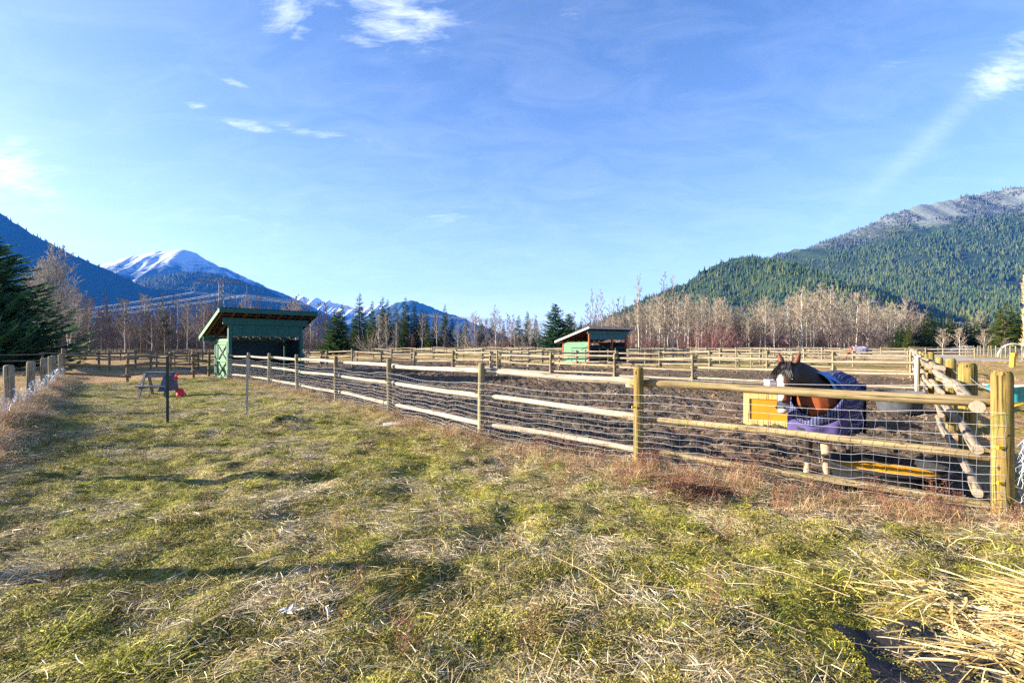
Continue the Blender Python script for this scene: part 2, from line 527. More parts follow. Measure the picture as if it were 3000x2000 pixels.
MAT['red_wood'] = wood('red_stained_post', (0.22, 0.05, 0.02), (0.40, 0.12, 0.04), None, 0)
MAT['roofmetal'] = plain('dark_roof_sheet', (0.06, 0.07, 0.075), 0.5, 0.2, 3, 0.4, 0.0)
MAT['fascia_grey'] = paint('grey_white_fascia', (0.45, 0.38, 0.38), (0.55, 0.5, 0.48))
MAT['wire'] = plain('galvanised_wire', (0.40, 0.40, 0.41), 0.45, 0.15, 30, 0.5, 0.0, 0.0)
MAT['netting'] = plain('pale_net_wire', (0.42, 0.45, 0.50), 0.5, 0.1, 30, 0.5, 0.0, 0.0)
MAT['cable'] = plain('conductor_aluminium', (0.70, 0.70, 0.70), 0.4, 0.05, 1, 0.5, 0.0, 0.0)
MAT['steel'] = plain('tower_steel', (0.20, 0.21, 0.23), 0.5, 0.1, 1, 0.5, 0.0, 0.0)
MAT['tpost'] = plain('dark_green_steel', (0.02, 0.035, 0.025), 0.5, 0.3, 20, 0.4)
MAT['tpost_grey'] = plain('grey_steel_post', (0.30, 0.30, 0.26), 0.5, 0.3, 20, 0.4)
MAT['gate'] = plain('dark_pipe_gate_paint', (0.015, 0.04, 0.05), 0.5, 0.3, 10, 0.4)
MAT['rubber'] = plain('black_rubber', (0.014, 0.0145, 0.016), 0.75, 0.5, 9, 0.25, bump=0.3)
MAT['rubber_grey'] = plain('dusty_grey_rubber', (0.060, 0.064, 0.072), 0.8, 0.5, 7, 0.25, bump=0.3)
MAT['feed'] = plain('orange_feed', (0.72, 0.31, 0.012), 0.9, 0.22, 14, 0.1, bump=0.5)
MAT['red'] = plain('red_plastic', (0.70, 0.015, 0.010), 0.45, 0.15, 8, 0.4)
MAT['white'] = plain('white_plastic', (0.72, 0.72, 0.70), 0.5, 0.1, 8, 0.4)
MAT['bluegrey'] = plain('blue_grey_board', (0.055, 0.075, 0.12), 0.7, 0.3, 6)
MAT['tarp'] = plain('black_ground_cloth', (0.022, 0.022, 0.024), 0.7, 0.5, 9, 0.2, bump=0.6)
MAT['yellow'] = paint('yellow_post_paint', (0.72, 0.42, 0.01), (0.6, 0.33, 0.02))
MAT['orange'] = plain('orange_cap', (0.80, 0.20, 0.01), 0.6, 0.1, 8)
MAT['tealplastic'] = plain('teal_plastic_tray', (0.02, 0.30, 0.36), 0.4, 0.15, 5, 0.5)
MAT['palegreen'] = plain('pale_green_lip', (0.55, 0.75, 0.60), 0.5, 0.1, 5, 0.4)
MAT['gravel'] = plain('grey_gravel', (0.34, 0.33, 0.33), 0.95, 0.35, 30, 0.1, bump=0.6)
MAT['stone'] = plain('pale_flat_stone', (0.50, 0.44, 0.38), 0.9, 0.25, 9, 0.1, bump=0.5)
MAT['bark_pale'] = plain('pale_birch_bark', (0.52, 0.47, 0.40), 0.9, 0.45, 3, 0.1, bump=0)
MAT['twig_pale'] = plain('pale_twigs', (0.275, 0.225, 0.17), 0.9, 0.30, 1, 0.1, bump=0)
MAT['bark_dark'] = plain('dark_bark', (0.13, 0.105, 0.09), 0.9, 0.4, 3, 0.1, bump=0)
MAT['twig_dark'] = plain('purple_grey_twigs', (0.155, 0.12, 0.11), 0.9, 0.3, 1, 0.1, bump=0)
MAT['twig_red'] = plain('reddish_twigs', (0.30, 0.15, 0.135), 0.9, 0.3, 1, 0.1, bump=0)
MAT['twig_tan'] = plain('golden_twigs', (0.50, 0.36, 0.17), 0.9, 0.3, 1, 0.1, bump=0)
MAT['bark_fir'] = plain('fir_bark', (0.09, 0.065, 0.045), 0.95, 0.3, 3, 0.1, bump=0)

def foliage(name, c0, c1, yellow=None, trans=0.25):
    m, t = newmat(name)
    tn = t.attr('tone').outputs['Fac']
    p = t.noise(t.pos(), 0.9, 3, 0.6)
    f = t.math('ADD', t.math('MULTIPLY', tn, 0.6), t.math('MULTIPLY', p, 0.4))
    f = t.math('ADD', f, t.math('MULTIPLY', t.math('SUBTRACT', t.rnd(), 0.5), 0.25))
    c = t.ramp(f, [(0.25, c0), (0.75, c1)] + ([(0.95, yellow)] if yellow else []))
    t.out(c, 0.7, None, 0.15, 0.0, trans)
    return m
MAT['fir'] = foliage('fir_needles', (0.022, 0.058, 0.018), (0.085, 0.165, 0.032), (0.19, 0.27, 0.04), 0.4)
MAT['fir_blue'] = foliage('spruce_needles', (0.018, 0.058, 0.036), (0.060, 0.150, 0.062), (0.13, 0.25, 0.065), 0.4)
MAT['spruce_lit'] = foliage('brightened_spruce_needles', (0.045, 0.12, 0.06), (0.15, 0.30, 0.11), (0.30, 0.48, 0.11), 0.5)  # brighter copy of the spruce needles, lit patches put into the colour
MAT['twig_grey'] = plain('silver_grey_twigs', (0.40, 0.365, 0.32), 0.9, 0.3, 1, 0.1, bump=0)
MAT['fir_yellow'] = foliage('cedar_foliage', (0.06, 0.10, 0.016), (0.17, 0.22, 0.03), (0.30, 0.30, 0.045), 0.4)

def bladem(name, stops, trans=0.3, patch=0.5, pscale=0.7):
    m, t = newmat(name)
    tn = t.attr('tone').outputs['Fac']
    p = t.noise(t.pos(), pscale, 4, 0.6)
    f = t.math('ADD', t.math('MULTIPLY', tn, 1.0 - patch), t.math('MULTIPLY', p, patch))
    f = t.math('ADD', f, t.math('MULTIPLY', t.math('SUBTRACT', t.rnd(), 0.5), 0.25))
    t.out(t.ramp(f, stops), 0.75, None, 0.2, 0.0, trans)
    return m
MAT['straw'] = bladem('dead_straw', [(0.14, (0.09, 0.050, 0.026)), (0.36, (0.30, 0.21, 0.11)), (0.58, (0.58, 0.46, 0.27)), (0.86, (0.88, 0.80, 0.62))], 0.08)
MAT['grass'] = bladem('green_grass', [(0.15, (0.035, 0.055, 0.010)), (0.40, (0.19, 0.21, 0.022)), (0.62, (0.50, 0.47, 0.045)), (0.9, (0.70, 0.60, 0.15))], 0.16)
MAT['moss'] = bladem('mossy_green', [(0.15, (0.026, 0.027, 0.010)), (0.42, (0.165, 0.15, 0.026)), (0.80, (0.45, 0.36, 0.09))], 0.06)
MAT['weed'] = bladem('red_brown_weeds', [(0.1, (0.07, 0.030, 0.022)), (0.5, (0.19, 0.085, 0.055)), (0.9, (0.36, 0.20, 0.12))], 0.2)
MAT['drygrass'] = bladem('standing_dry_grass', [(0.1, (0.20, 0.115, 0.06)), (0.5, (0.48, 0.31, 0.17)), (0.9, (0.76, 0.60, 0.40))], 0.12)
MAT['leaf'] = bladem('fallen_leaves', [(0.1, (0.12, 0.035, 0.02)), (0.5, (0.30, 0.075, 0.02)), (0.9, (0.50, 0.20, 0.04))], 0.3, 0.2, 3)
MAT['pile'] = bladem('cut_leaf_straw', [(0.1, (0.36, 0.22, 0.06)), (0.5, (0.66, 0.49, 0.20)), (0.9, (0.84, 0.73, 0.45))], 0.1, 0.3, 2.0)
MAT['olive'] = bladem('rough_olive_grass', [(0.1, (0.12, 0.085, 0.02)), (0.5, (0.34, 0.25, 0.06)), (0.9, (0.58, 0.42, 0.13))], 0.3)

def pasture_mat():
    m, t = newmat('pasture_soil')
    p = t.pos()
    big = t.noise(p, 0.55, 4, 0.6)
    mid = t.noise(p, 3.2, 6, 0.65, 0.4)
    fine = t.noise(p, 26, 6, 0.7, 0.6)
    vd, _ = t.voronoi(t.vmath('MULTIPLY', p, (1.0, 1.7, 1.0)), 55)
    g = t.ramp(fine, [(0.34, (0.022, 0.018, 0.008)), (0.48, (0.17, 0.165, 0.028)), (0.68, (0.50, 0.45, 0.08))])
    s = t.ramp(fine, [(0.32, (0.040, 0.027, 0.015)), (0.48, (0.28, 0.20, 0.10)), (0.70, (0.66, 0.54, 0.33))])
    k = t.ramp(t.math('ADD', t.math('MULTIPLY', big, 0.5), t.math('MULTIPLY', mid, 0.5)), [(0.47, 0.0), (0.62, 1.0)])
    c = t.mix(g, s, k)
    c = t.mix(c, (0.030, 0.022, 0.015), t.ramp(mid, [(0.36, 0.85), (0.46, 0.0)]))
    t.out(c, 0.95, t.bump(t.math('ADD', fine, t.math('MULTIPLY', vd, 0.6)), 0.8, 0.03), 0.1)
    return m
def mud_mat():
    m, t = newmat('churned_mud')
    p = t.pos()
    big = t.noise(p, 0.35, 4, 0.6)
    mid = t.noise(p, 5.0, 6, 0.65, 0.3)
    fine = t.noise(p, 34, 5, 0.7)
    c = t.ramp(t.math('ADD', t.math('MULTIPLY', mid, 0.55), t.math('MULTIPLY', fine, 0.45)),
               [(0.34, (0.028, 0.021, 0.016)), (0.5, (0.090, 0.067, 0.048)), (0.68, (0.24, 0.185, 0.135))])
    red = t.ramp(big, [(0.48, 0.0), (0.64, 0.5)])
    c = t.mix(c, (0.19, 0.105, 0.06), red)
    hay = t.ramp(t.math('ADD', t.math('MULTIPLY', t.noise(p, 0.8, 5, 0.7), 0.6), t.math('MULTIPLY', fine, 0.4)), [(0.56, 0.0), (0.66, 0.6)])
    c = t.mix(c, (0.40, 0.28, 0.12), hay)
    t.out(c, 0.93, t.bump(t.math('ADD', mid, fine), 0.9, 0.05), 0.12)
    return m
def ground_mat():
    m, t = newmat('dry_ground')
    p = t.pos()
    big = t.noise(p, 0.06, 5, 0.6)
    mid = t.noise(p, 0.6, 6, 0.65)
    fine = t.noise(p, 14, 6, 0.7)
    a = t.ramp(fine, [(0.3, (0.11, 0.062, 0.030)), (0.5, (0.33, 0.20, 0.095)), (0.72, (0.56, 0.38, 0.21))])
    b = t.ramp(fine, [(0.3, (0.07, 0.060, 0.012)), (0.5, (0.20, 0.17, 0.030)), (0.72, (0.34, 0.28, 0.06))])
    k = t.ramp(t.math('ADD', t.math('MULTIPLY', big, 0.5), t.math('MULTIPLY', mid, 0.5)), [(0.46, 0.0), (0.56, 1.0)])
    c = t.mix(a, b, k)
    # far away: forest floor and dry meadow
    d = t.vmath('LENGTH', p)
    c = t.mix(c, (0.055, 0.060, 0.040), t.ramp(t.math('DIVIDE', d, 400.0), [(0.3, 0.0), (0.6, 1.0)]))
    t.out(c, 0.95, t.bump(t.math('ADD', fine, mid), 0.7, 0.05), 0.1)
    return m
MAT['pasture'] = pasture_mat(); MAT['mud'] = mud_mat(); MAT['ground'] = ground_mat()
def road_mat():
    m, t = newmat('gravel_track')
    p = t.pos()
    f = t.noise(p, 22, 6, 0.7); b = t.noise(p, 0.7, 4, 0.6)
    c = t.ramp(t.math('ADD', t.math('MULTIPLY', f, 0.6), t.math('MULTIPLY', b, 0.4)), [(0.35, (0.20, 0.17, 0.15)), (0.65, (0.46, 0.42, 0.38))])
    t.out(c, 0.95, t.bump(f, 0.5, 0.02), 0.1)
    return m
MAT['road'] = road_mat()

# ------------------------------------------------------------------ ground: one height field, split by what covers it
def axis(fine0, fine1, step, lo, hi, grow=1.03, far_lo=-9000, far_hi=16000):
    xs = list(np.arange(fine0, fine1 + 1e-6, step))
    s = step
    up = [xs[-1]]
    while up[-1] < far_hi:
        s *= grow if up[-1] < hi else 1.35
        up.append(up[-1] + s)
    s = step
    dn = [xs[0]]
    while dn[-1] > far_lo:
        s *= grow if dn[-1] > lo else 1.35
        dn.append(dn[-1] - s)
    return np.array(dn[:0:-1] + xs + up[1:])
gx = axis(-6.5, 8.0, 0.07, -45, 50, 1.03, -9000, 9000)
gy = axis(1.6, 9.0, 0.06, 0.0, 75, 1.028, -2500, 12000)
GX, GYY = np.meshgrid(gx, gy)
Hh = gz(GX.ravel(), GYY.ravel())
GV = np.stack([GX.ravel(), GYY.ravel(), Hh], 1)
nx, ny = len(gx), len(gy)
ii = np.arange((nx - 1) * (ny - 1)); r_, c_ = ii // (nx - 1), ii % (nx - 1)
q0 = r_ * nx + c_
QF = np.stack([q0, q0 + 1, q0 + nx + 1, q0 + nx], 1)
cx = (gx[c_] + gx[c_ + 1]) / 2; cy = (gy[r_] + gy[r_ + 1]) / 2
REG = np.zeros(len(ii), int)
nearm = (np.hypot(cx, cy) < 110)
REG[nearm] = region(cx[nearm], cy[nearm])
for k, nm, mt in ((0, 'ground', 'ground'), (1, 'pasture', 'pasture'), (2, 'muddy_paddock', 'mud'), (3, 'gravel_road', 'road')):
    f = QF[REG == k]
    used, inv = np.unique(f, return_inverse=True)
    o = link(nm, np_mesh(nm, GV[used], inv.reshape(f.shape), MAT[mt], smooth=True))
    props(o, kind='structure')

# ------------------------------------------------------------------ scattering by points and geometry nodes
PROTO = bpy.data.collections.new('prototypes')       # never linked to the scene: only source meshes for the scatters
def proto_set(name, objs):
    col = bpy.data.collections.new(name)
    for i, me in enumerate(objs):
        o = bpy.data.objects.new('%s.%03d' % (name, i), me)
        col.objects.link(o)
    return col
def scatter(name, pts, rots, scl, idx, col, kind='stuff', parent=None):
    me = bpy.data.meshes.new(name)
    me.vertices.add(len(pts))
    me.vertices.foreach_set('co', np.asarray(pts, np.float32).ravel())
    for nm, typ, arr in (('rot', 'FLOAT_VECTOR', np.asarray(rots, np.float32)), ('scl', 'FLOAT', np.asarray(scl, np.float32)), ('pick', 'INT', np.asarray(idx, np.int32))):
        a = me.attributes.new(nm, typ, 'POINT')
        a.data.foreach_set('vector' if typ == 'FLOAT_VECTOR' else 'value', arr.ravel())
    me.update()
    o = link(name, me, parent)
    if kind: o['kind'] = kind
    g = bpy.data.node_groups.new('scatter_' + name, 'GeometryNodeTree')
    g.interface.new_socket('Geometry', in_out='INPUT', socket_type='NodeSocketGeometry')
    g.interface.new_socket('Geometry', in_out='OUTPUT', socket_type='NodeSocketGeometry')
    N, L = g.nodes, g.links
    gi, go = N.new('NodeGroupInput'), N.new('NodeGroupOutput')
    ci = N.new('GeometryNodeCollectionInfo')
    ci.inputs['Collection'].default_value = col
    ci.inputs['Separate Children'].default_value = True
    ci.inputs['Reset Children'].default_value = True
    ip = N.new('GeometryNodeInstanceOnPoints')
    ip.inputs['Pick Instance'].default_value = True
    def na(n, t):
        a = N.new('GeometryNodeInputNamedAttribute'); a.data_type = t; a.inputs['Name'].default_value = n
        return a.outputs['Attribute']
    e2r = N.new('FunctionNodeEulerToRotation')
    L.new(na('rot', 'FLOAT_VECTOR'), e2r.inputs[0])
    L.new(gi.outputs[0], ip.inputs['Points'])
    L.new(ci.outputs[0], ip.inputs['Instance'])
    L.new(na('pick', 'INT'), ip.inputs['Instance Index'])
    L.new(e2r.outputs[0], ip.inputs['Rotation'])
    L.new(na('scl', 'FLOAT'), ip.inputs['Scale'])
    L.new(ip.outputs[0], go.inputs[0])
    md = o.modifiers.new('scatter', 'NODES')
    md.node_group = g
    return o

# ------------------------------------------------------------------ mountains
def mountain_mat(name, forest, rock, snow_lo, snow_hi, rock_amt=0.15, snow_amt=1.0, sc=1.0, slant=0.0, patchy=1.6):
    m, t = newmat(name)
    p = t.pos()
    z = t.sep(p)[2]
    a = t.noise(p, 0.006 * sc, 6, 0.65); b = t.noise(p, 0.03 * sc, 6, 0.7)
    c = t.ramp(b, [(0.3, tuple(k * 0.6 for k in forest)), (0.7, tuple(k * 1.4 for k in forest))])
    c = t.mix(c, rock, t.ramp(t.math('ADD', t.math('MULTIPLY', a, 0.5), t.math('MULTIPLY', b, 0.5)), [(0.62 - rock_amt * 0.4, 0.0), (0.68 - rock_amt * 0.4, 1.0)]))
    if snow_hi > snow_lo:
        h = t.math('DIVIDE', t.math('SUBTRACT', t.math('SUBTRACT', z, t.math('MULTIPLY', t.math('SUBTRACT', t.sep(p)[0], 1300.0), slant)), snow_lo), snow_hi - snow_lo)
        h = t.math('ADD', h, t.math('MULTIPLY', t.math('SUBTRACT', t.math('ADD', t.math('MULTIPLY', a, .6), t.math('MULTIPLY', b, .5)), 0.55), patchy))
        c = t.mix(c, (0.84, 0.86, 0.90), t.math('MULTIPLY', t.ramp(h, [(0.3, 0.0), (0.7, 1.0)]), snow_amt))
    t.out(c, 0.9, t.bump(t.math('ADD', a, b), 0.5, 12.0), 0.1)
    return m
def ridge_mesh(sil, D, depth, seed, n=260, rows=56, prof=1.15, rough=0.06, jag=0.0, slant=0.0):
    """a mountain whose crest stands at distance D; sil = crest as (photo column, row)"""
    px = np.linspace(sil[0][0], sil[-1][0], n)
    py = np.interp(px, [s[0] for s in sil], [s[1] for s in sil])
    X = (px - 1500) / F * D
    H = EYE + (HZ - py) / F * D
    H = H + jag * fbm(X / (D * 0.012), X * 0 + seed, seed, 3)
    H = np.maximum(H, 0.5)
    tt = np.concatenate([np.linspace(0, 1, rows), 1 + np.linspace(0, 1, 10)[1:]])
    vs = []
    for t in tt:
        if t <= 1:
            y = D - depth * (1 - t); k = t ** prof
            amp = rough * np.sqrt(max(0, t * (1 - t))) * 2
        else:
            y = D + depth * 0.7 * (t - 1); k = (1 - (t - 1)) ** 1.2
            amp = 0
        s = X / (depth * 0.22); q = (y - D) / (depth * 0.5)
        nz = fbm(s + 0.2 * q, q + s * 0 + seed * 3.1, seed + 7, 5)
        xx = X + slant * depth * (t - 1)
        vs.append(np.stack([xx, np.full(n, y) + 0.12 * depth * (t < 1) * t * nz * (1 - t), np.maximum(H * k + amp * H * nz - (3 if t in (0.0, 2.0) else 0), -4)], 1))
    Vv = np.concatenate(vs); R = len(tt)
    i2 = np.arange((n - 1) * (R - 1)); rr, cc = i2 // (n - 1), i2 % (n - 1)
    q = rr * n + cc
    return Vv, np.stack([q, q + 1, q + n + 1, q + n], 1), Vv.reshape(R, n, 3)[:rows]
def sample_surface(G, N, rs):
    R, n, _ = G.shape
    out = []
    # area weighted
    e1 = np.linalg.norm(G[:-1, 1:, :2] - G[:-1, :-1, :2], axis=2); e2 = np.linalg.norm(G[1:, :-1, :2] - G[:-1, :-1, :2], axis=2)
    wgt = (e1 * e2).ravel(); wgt = wgt / wgt.sum()
    q = rs.choice(len(wgt), N, p=wgt)
    r, c = q // (n - 1), q % (n - 1)
    u, v = rs.rand(N, 1), rs.rand(N, 1)
    return (G[r, c] * (1 - u) * (1 - v) + G[r, c + 1] * u * (1 - v) + G[r + 1, c] * (1 - u) * v + G[r + 1, c + 1] * u * v), (r + v[:, 0]) / (R - 1)

def small_conifer(seed, mats, h=1.0, r=0.2, tiers=4, sides=6):
    rd = random.Random(seed)
    b = MB()
    for k in range(tiers):
        z0 = 0.06 + 0.80 * k / tiers; z1 = min(1.0, z0 + 0.44 + 0.05 * rd.random())
        if k == tiers - 1: z1 = 1.0
        rr = r * (1 - 0.82 * k / tiers)
        ring = [(rr * rd.uniform(.65, 1.25) * math.cos(2 * math.pi * (i + rd.random() * .5) / sides), rr * rd.uniform(.65, 1.25) * math.sin(2 * math.pi * (i + rd.random() * .5) / sides), z0 + rd.uniform(-.05, .05)) for i in range(sides)]
        b.add(ring + [(rd.uniform(-.02, .02), rd.uniform(-.02, .02), z1)], [(i, (i + 1) % sides, sides) for i in range(sides)], 0, rd.random())
    me = b.mesh('small_conifer', mats, tone=True)
    return me
def hill_foliage(name, stops):
    m, t = newmat(name)
    tn = t.attr('tone').outputs['Fac']; p = t.pos()
    f = t.math('ADD', t.math('MULTIPLY', t.noise(p, .006, 4, .6), .55), t.math('MULTIPLY', t.noise(p, .03, 3, .6), .35))
    f = t.math('ADD', f, t.math('MULTIPLY', t.math('SUBTRACT', t.rnd(), .5), .30))
    f = t.math('ADD', f, t.math('MULTIPLY', t.math('SUBTRACT', tn, .5), .10))
    t.out(t.ramp(f, stops), .8, None, .1)
    return m
MAT['hill_fir'] = hill_foliage('hillside_firs', [(.22, (0.018, 0.038, 0.014)), (.42, (0.046, 0.074, 0.020)), (.60, (0.088, 0.104, 0.026)), (.78, (0.125, 0.120, 0.040))])
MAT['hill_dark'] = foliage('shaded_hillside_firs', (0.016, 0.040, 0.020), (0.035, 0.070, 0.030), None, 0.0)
MAT['frost_fir'] = foliage('snow_dusted_firs', (0.03, 0.04, 0.038), (0.095, 0.105, 0.105), (0.27, 0.28, 0.30), 0.0)
hill_set = proto_set('hill_conifer', [small_conifer(i, MAT['hill_fir'], r=0.17 + 0.02 * (i % 3)) for i in range(4)] + [small_conifer(10 + i, MAT['frost_fir'], r=0.15) for i in range(2)] + [small_conifer(20 + i, MAT['hill_dark'], r=0.18) for i in range(3)])

def mountain(name, sil, D, depth, seed, mat, **kw):
    vs, fs, G = ridge_mesh(sil, D, depth, seed, **kw)
    o = link(name, np_mesh(name, vs, fs, mat, smooth=True))
    props(o, kind='structure')
    return G

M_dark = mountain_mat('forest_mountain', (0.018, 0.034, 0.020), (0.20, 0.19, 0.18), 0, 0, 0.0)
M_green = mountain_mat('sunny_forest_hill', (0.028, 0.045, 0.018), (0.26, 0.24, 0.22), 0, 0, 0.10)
D_B, D_A = 2100, 1350
M_green_b = mountain_mat('snow_capped_forest_mountain', (0.026, 0.042, 0.018), (0.20, 0.19, 0.18), 385, 480, 0.06, 0.14, 2.2, 0.15)
M_snow = mountain_mat('snow_mountain', (0.05, 0.07, 0.08), (0.16, 0.17, 0.18), 600, 1080, 0.2, 0.58, 0.42, 0.0, 3.2)
M_snow2 = mountain_mat('far_snow_mountain', (0.10, 0.13, 0.18), (0.35, 0.34, 0.34), 250, 560, 0.0, 1.0, 0.35)
sil1 = [(-900, 560), (-500, 545), (-200, 565), (0, 622), (60, 665), (130, 705), (200, 740), (260, 768), (300, 783), (350, 808), (420, 838), (520, 885), (640, 935), (760, 985), (820, 1008)]
sil2 = [(200, 930), (300, 870), (390, 828), (470, 806), (560, 797), (620, 801), (700, 818), (780, 848), (850, 884), (925, 915), (980, 938), (1060, 972), (1120, 1006)]
sil3 = [(60, 870), (180, 822), (290, 779), (340, 765), (400, 748), (470, 738), (545, 733), (572, 741), (620, 768), (650, 786), (700, 803), (740, 820), (800, 850), (850, 868), (900, 890), (980, 930), (1040, 985)]
sil4 = [(820, 905), (880, 872), (905, 880), (940, 877), (990, 890), (1060, 902), (1140, 892), (1180, 888), (1260, 930), (1330, 985)]
sil5 = [(1090, 915), (1160, 890), (1200, 880), (1216, 881), (1260, 897), (1330, 924), (1380, 942), (1440, 966), (1520, 1000)]
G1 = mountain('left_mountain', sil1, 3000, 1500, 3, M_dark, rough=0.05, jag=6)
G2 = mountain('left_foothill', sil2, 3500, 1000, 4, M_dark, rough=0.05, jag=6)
mountain('snow_mountain', sil3, 5600, 1900, 8, M_snow, rough=0.14, jag=8, prof=0.9)
mountain('far_snow_range', sil4, 6800, 1500, 5, M_snow2, rough=0.10, jag=30, prof=0.9)
mountain('far_blue_ridge', sil5, 5600, 1500, 6, mountain_mat('blue_ridge', (0.04, 0.06, 0.05), (0.2, 0.2, 0.2), 0, 0, 0.0), rough=0.07, jag=12)
silA = [(1560, 1008), (1640, 985), (1760, 943), (1840, 900), (1904, 868), (2007, 832), (2054, 799), (2110, 769), (2162, 757), (2199, 756), (2237, 767), (2330, 800), (2480, 850), (2700, 905), (2950, 950), (3300, 1000)]
silB = [(1950, 985), (2100, 860), (2241, 763), (2288, 742), (2368, 731), (2438, 706), (2531, 664), (2602, 629), (2690, 605), (2789, 584), (2882, 563), (2952, 553), (3000, 555), (3150, 540), (3400, 500), (3800, 440), (4300, 420)]
GA = mountain('near_forest_hill', silA, D_A, 620, 21, M_green, rough=0.15, jag=4)
GB = mountain('right_mountain', silB, D_B, 1250, 22, M_green_b, rough=0.11, jag=6)
rs = np.random.RandomState(5)
def forest(name, G, N, h0, h1, picks, snow=None, gap=None, tmin=0.0):
    p, t = sample_surface(G, N, rs)
    keep = (t > tmin) & (p[:, 2] > 2)
    if gap is not None: keep &= gap(p)
    p, t = p[keep], t[keep]
    n = len(p)
    idx = rs.choice(picks, n)
    if snow is not None:
        s = snow(p)
        fr = rs.rand(n) < s
        idx[fr] = rs.choice([4, 5], fr.sum())
    rot = np.zeros((n, 3)); rot[:, 2] = rs.rand(n) * 6.28
    scl = rs.uniform(h0, h1, n) * (0.55 + 0.75 * rs.rand(n) ** 1.5) * (1 + .35 * fbm(p[:, 0] / 90, p[:, 1] / 90 + p[:, 2] / 60, 47, 3))
    p[:, 2] -= 0.5
    scatter(name, p, rot, scl, idx, hill_set)
def rock_gap(p):
    n = fbm(p[:, 0] / 70, p[:, 2] / 45 + p[:, 1] / 160, 41, 4)
    a = np.abs((p[:, 0] / p[:, 1] * F + 1500) - 2140) < 95
    py = HZ - (p[:, 2] - EYE) / p[:, 1] * F
    return ~((n > 0.12) & a & (py < 860) & (py > 790)) & ~(n > 0.62)
def gapB(p):
    n = fbm(p[:, 0] / 110, p[:, 2] / 60, 44, 4)
    hi = sm(p[:, 2] - .15 * (p[:, 0] - 1300), 380, 470)
    return (n < 0.62 - 0.12 * hi)
forest('hill_forest', GA, 32000, 8.5, 15, [0, 1, 2, 3, 6], gap=rock_gap, tmin=0.05)
forest('mountain_forest', GB, 95000, 9.5, 16.5, [0, 1, 2, 3, 6], snow=lambda p: 0.95 * sm(p[:, 2] - .15 * (p[:, 0] - 1300) + 45 * fbm(p[:, 0] / 200, p[:, 1] / 200, 50, 3), 395, 440), gap=gapB, tmin=0.05)
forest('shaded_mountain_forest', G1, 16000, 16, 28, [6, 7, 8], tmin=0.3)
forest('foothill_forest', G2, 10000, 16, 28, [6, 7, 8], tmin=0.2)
# ------------------------------------------------------------------ trees
def bare_tree_meshes(seed, h, spread, bark, twig, nb=26, r0=None, lean=0.0, multi=1, up=0.75, start=0.25):
    rd = random.Random(seed)
    tb, cb = MB(), MB()
    r0 = r0 or h * 0.011
    for s in range(multi):
        la = rd.uniform(0, 6.28); lx = (lean + (0.10 if multi > 1 else 0.015)) * math.cos(la); ly = (lean + (0.10 if multi > 1 else 0.015)) * math.sin(la)
        hh = h * (1 if s == 0 else rd.uniform(.75, .98))
        pts = []
        for i in range(9):
            t = i / 8
            pts.append(Vector((lx * hh * t + rd.uniform(-1, 1) * .010 * h * (i > 0), ly * hh * t + rd.uniform(-1, 1) * .010 * h * (i > 0), hh * t)))
        tb.tube(pts, [r0 * (1 - .86 * (i / 8)) for i in range(9)], 5, cap=False, tip=False)
        def along(t):
            k = min(7, int(t * 8)); f = t * 8 - k
            return pts[k].lerp(pts[k + 1], f)
        n = nb if multi == 1 else int(nb * .7)
        for k in range(n):
            t = start + (0.985 - start) * ((k + rd.random() * .6) / n) ** 0.9
            p = along(t); a = k * 2.4 + rd.uniform(-.5, .5)
            L = spread * h * (1.15 - t) ** 0.65 * rd.uniform(.6, 1.15)
            el_ = rd.uniform(up - .2, up + .35)
            d = Vector((math.cos(a) * math.cos(el_), math.sin(a) * math.cos(el_), math.sin(el_)))
            q1 = p + d * L * .5; d2 = (d + Vector((0, 0, .35))).normalized(); q2 = q1 + d2 * L * .55
            rb = r0 * .34 * (1.1 - t) + .012
            (tb if t < .62 and L > .2 * h else cb).tube([p, q1, q2], [rb, rb * .6, .010], 3, cap=False)
            for j in range(rd.randint(6, 10)):
                u = rd.uniform(.15, 1.0)
                b0 = p.lerp(q1, u * 2) if u < .5 else q1.lerp(q2, u * 2 - 1)
                a2 = rd.uniform(0, 6.28)
                dd = (d2 * 1.0 + Vector((math.cos(a2), math.sin(a2), rd.uniform(-.1, .9))) * .8).normalized()
                l2 = L * rd.uniform(.25, .48)
                e = b0 + dd * l2
                cb.tube([b0, e], [.034, .016], 3, cap=False)
                for m in range(rd.randint(3, 5)):
                    a3 = rd.uniform(0, 6.28)
                    b1 = b0.lerp(e, rd.uniform(.3, 1))
                    d3 = (dd + Vector((math.cos(a3), math.sin(a3), rd.uniform(0, .8))) * .7).normalized()
                    cb.tube([b1, b1 + d3 * l2 * rd.uniform(.4, .8)], [.026, .012], 3, cap=False, tip=True)
    return tb.mesh('trunk', bark), cb.mesh('crown', twig)

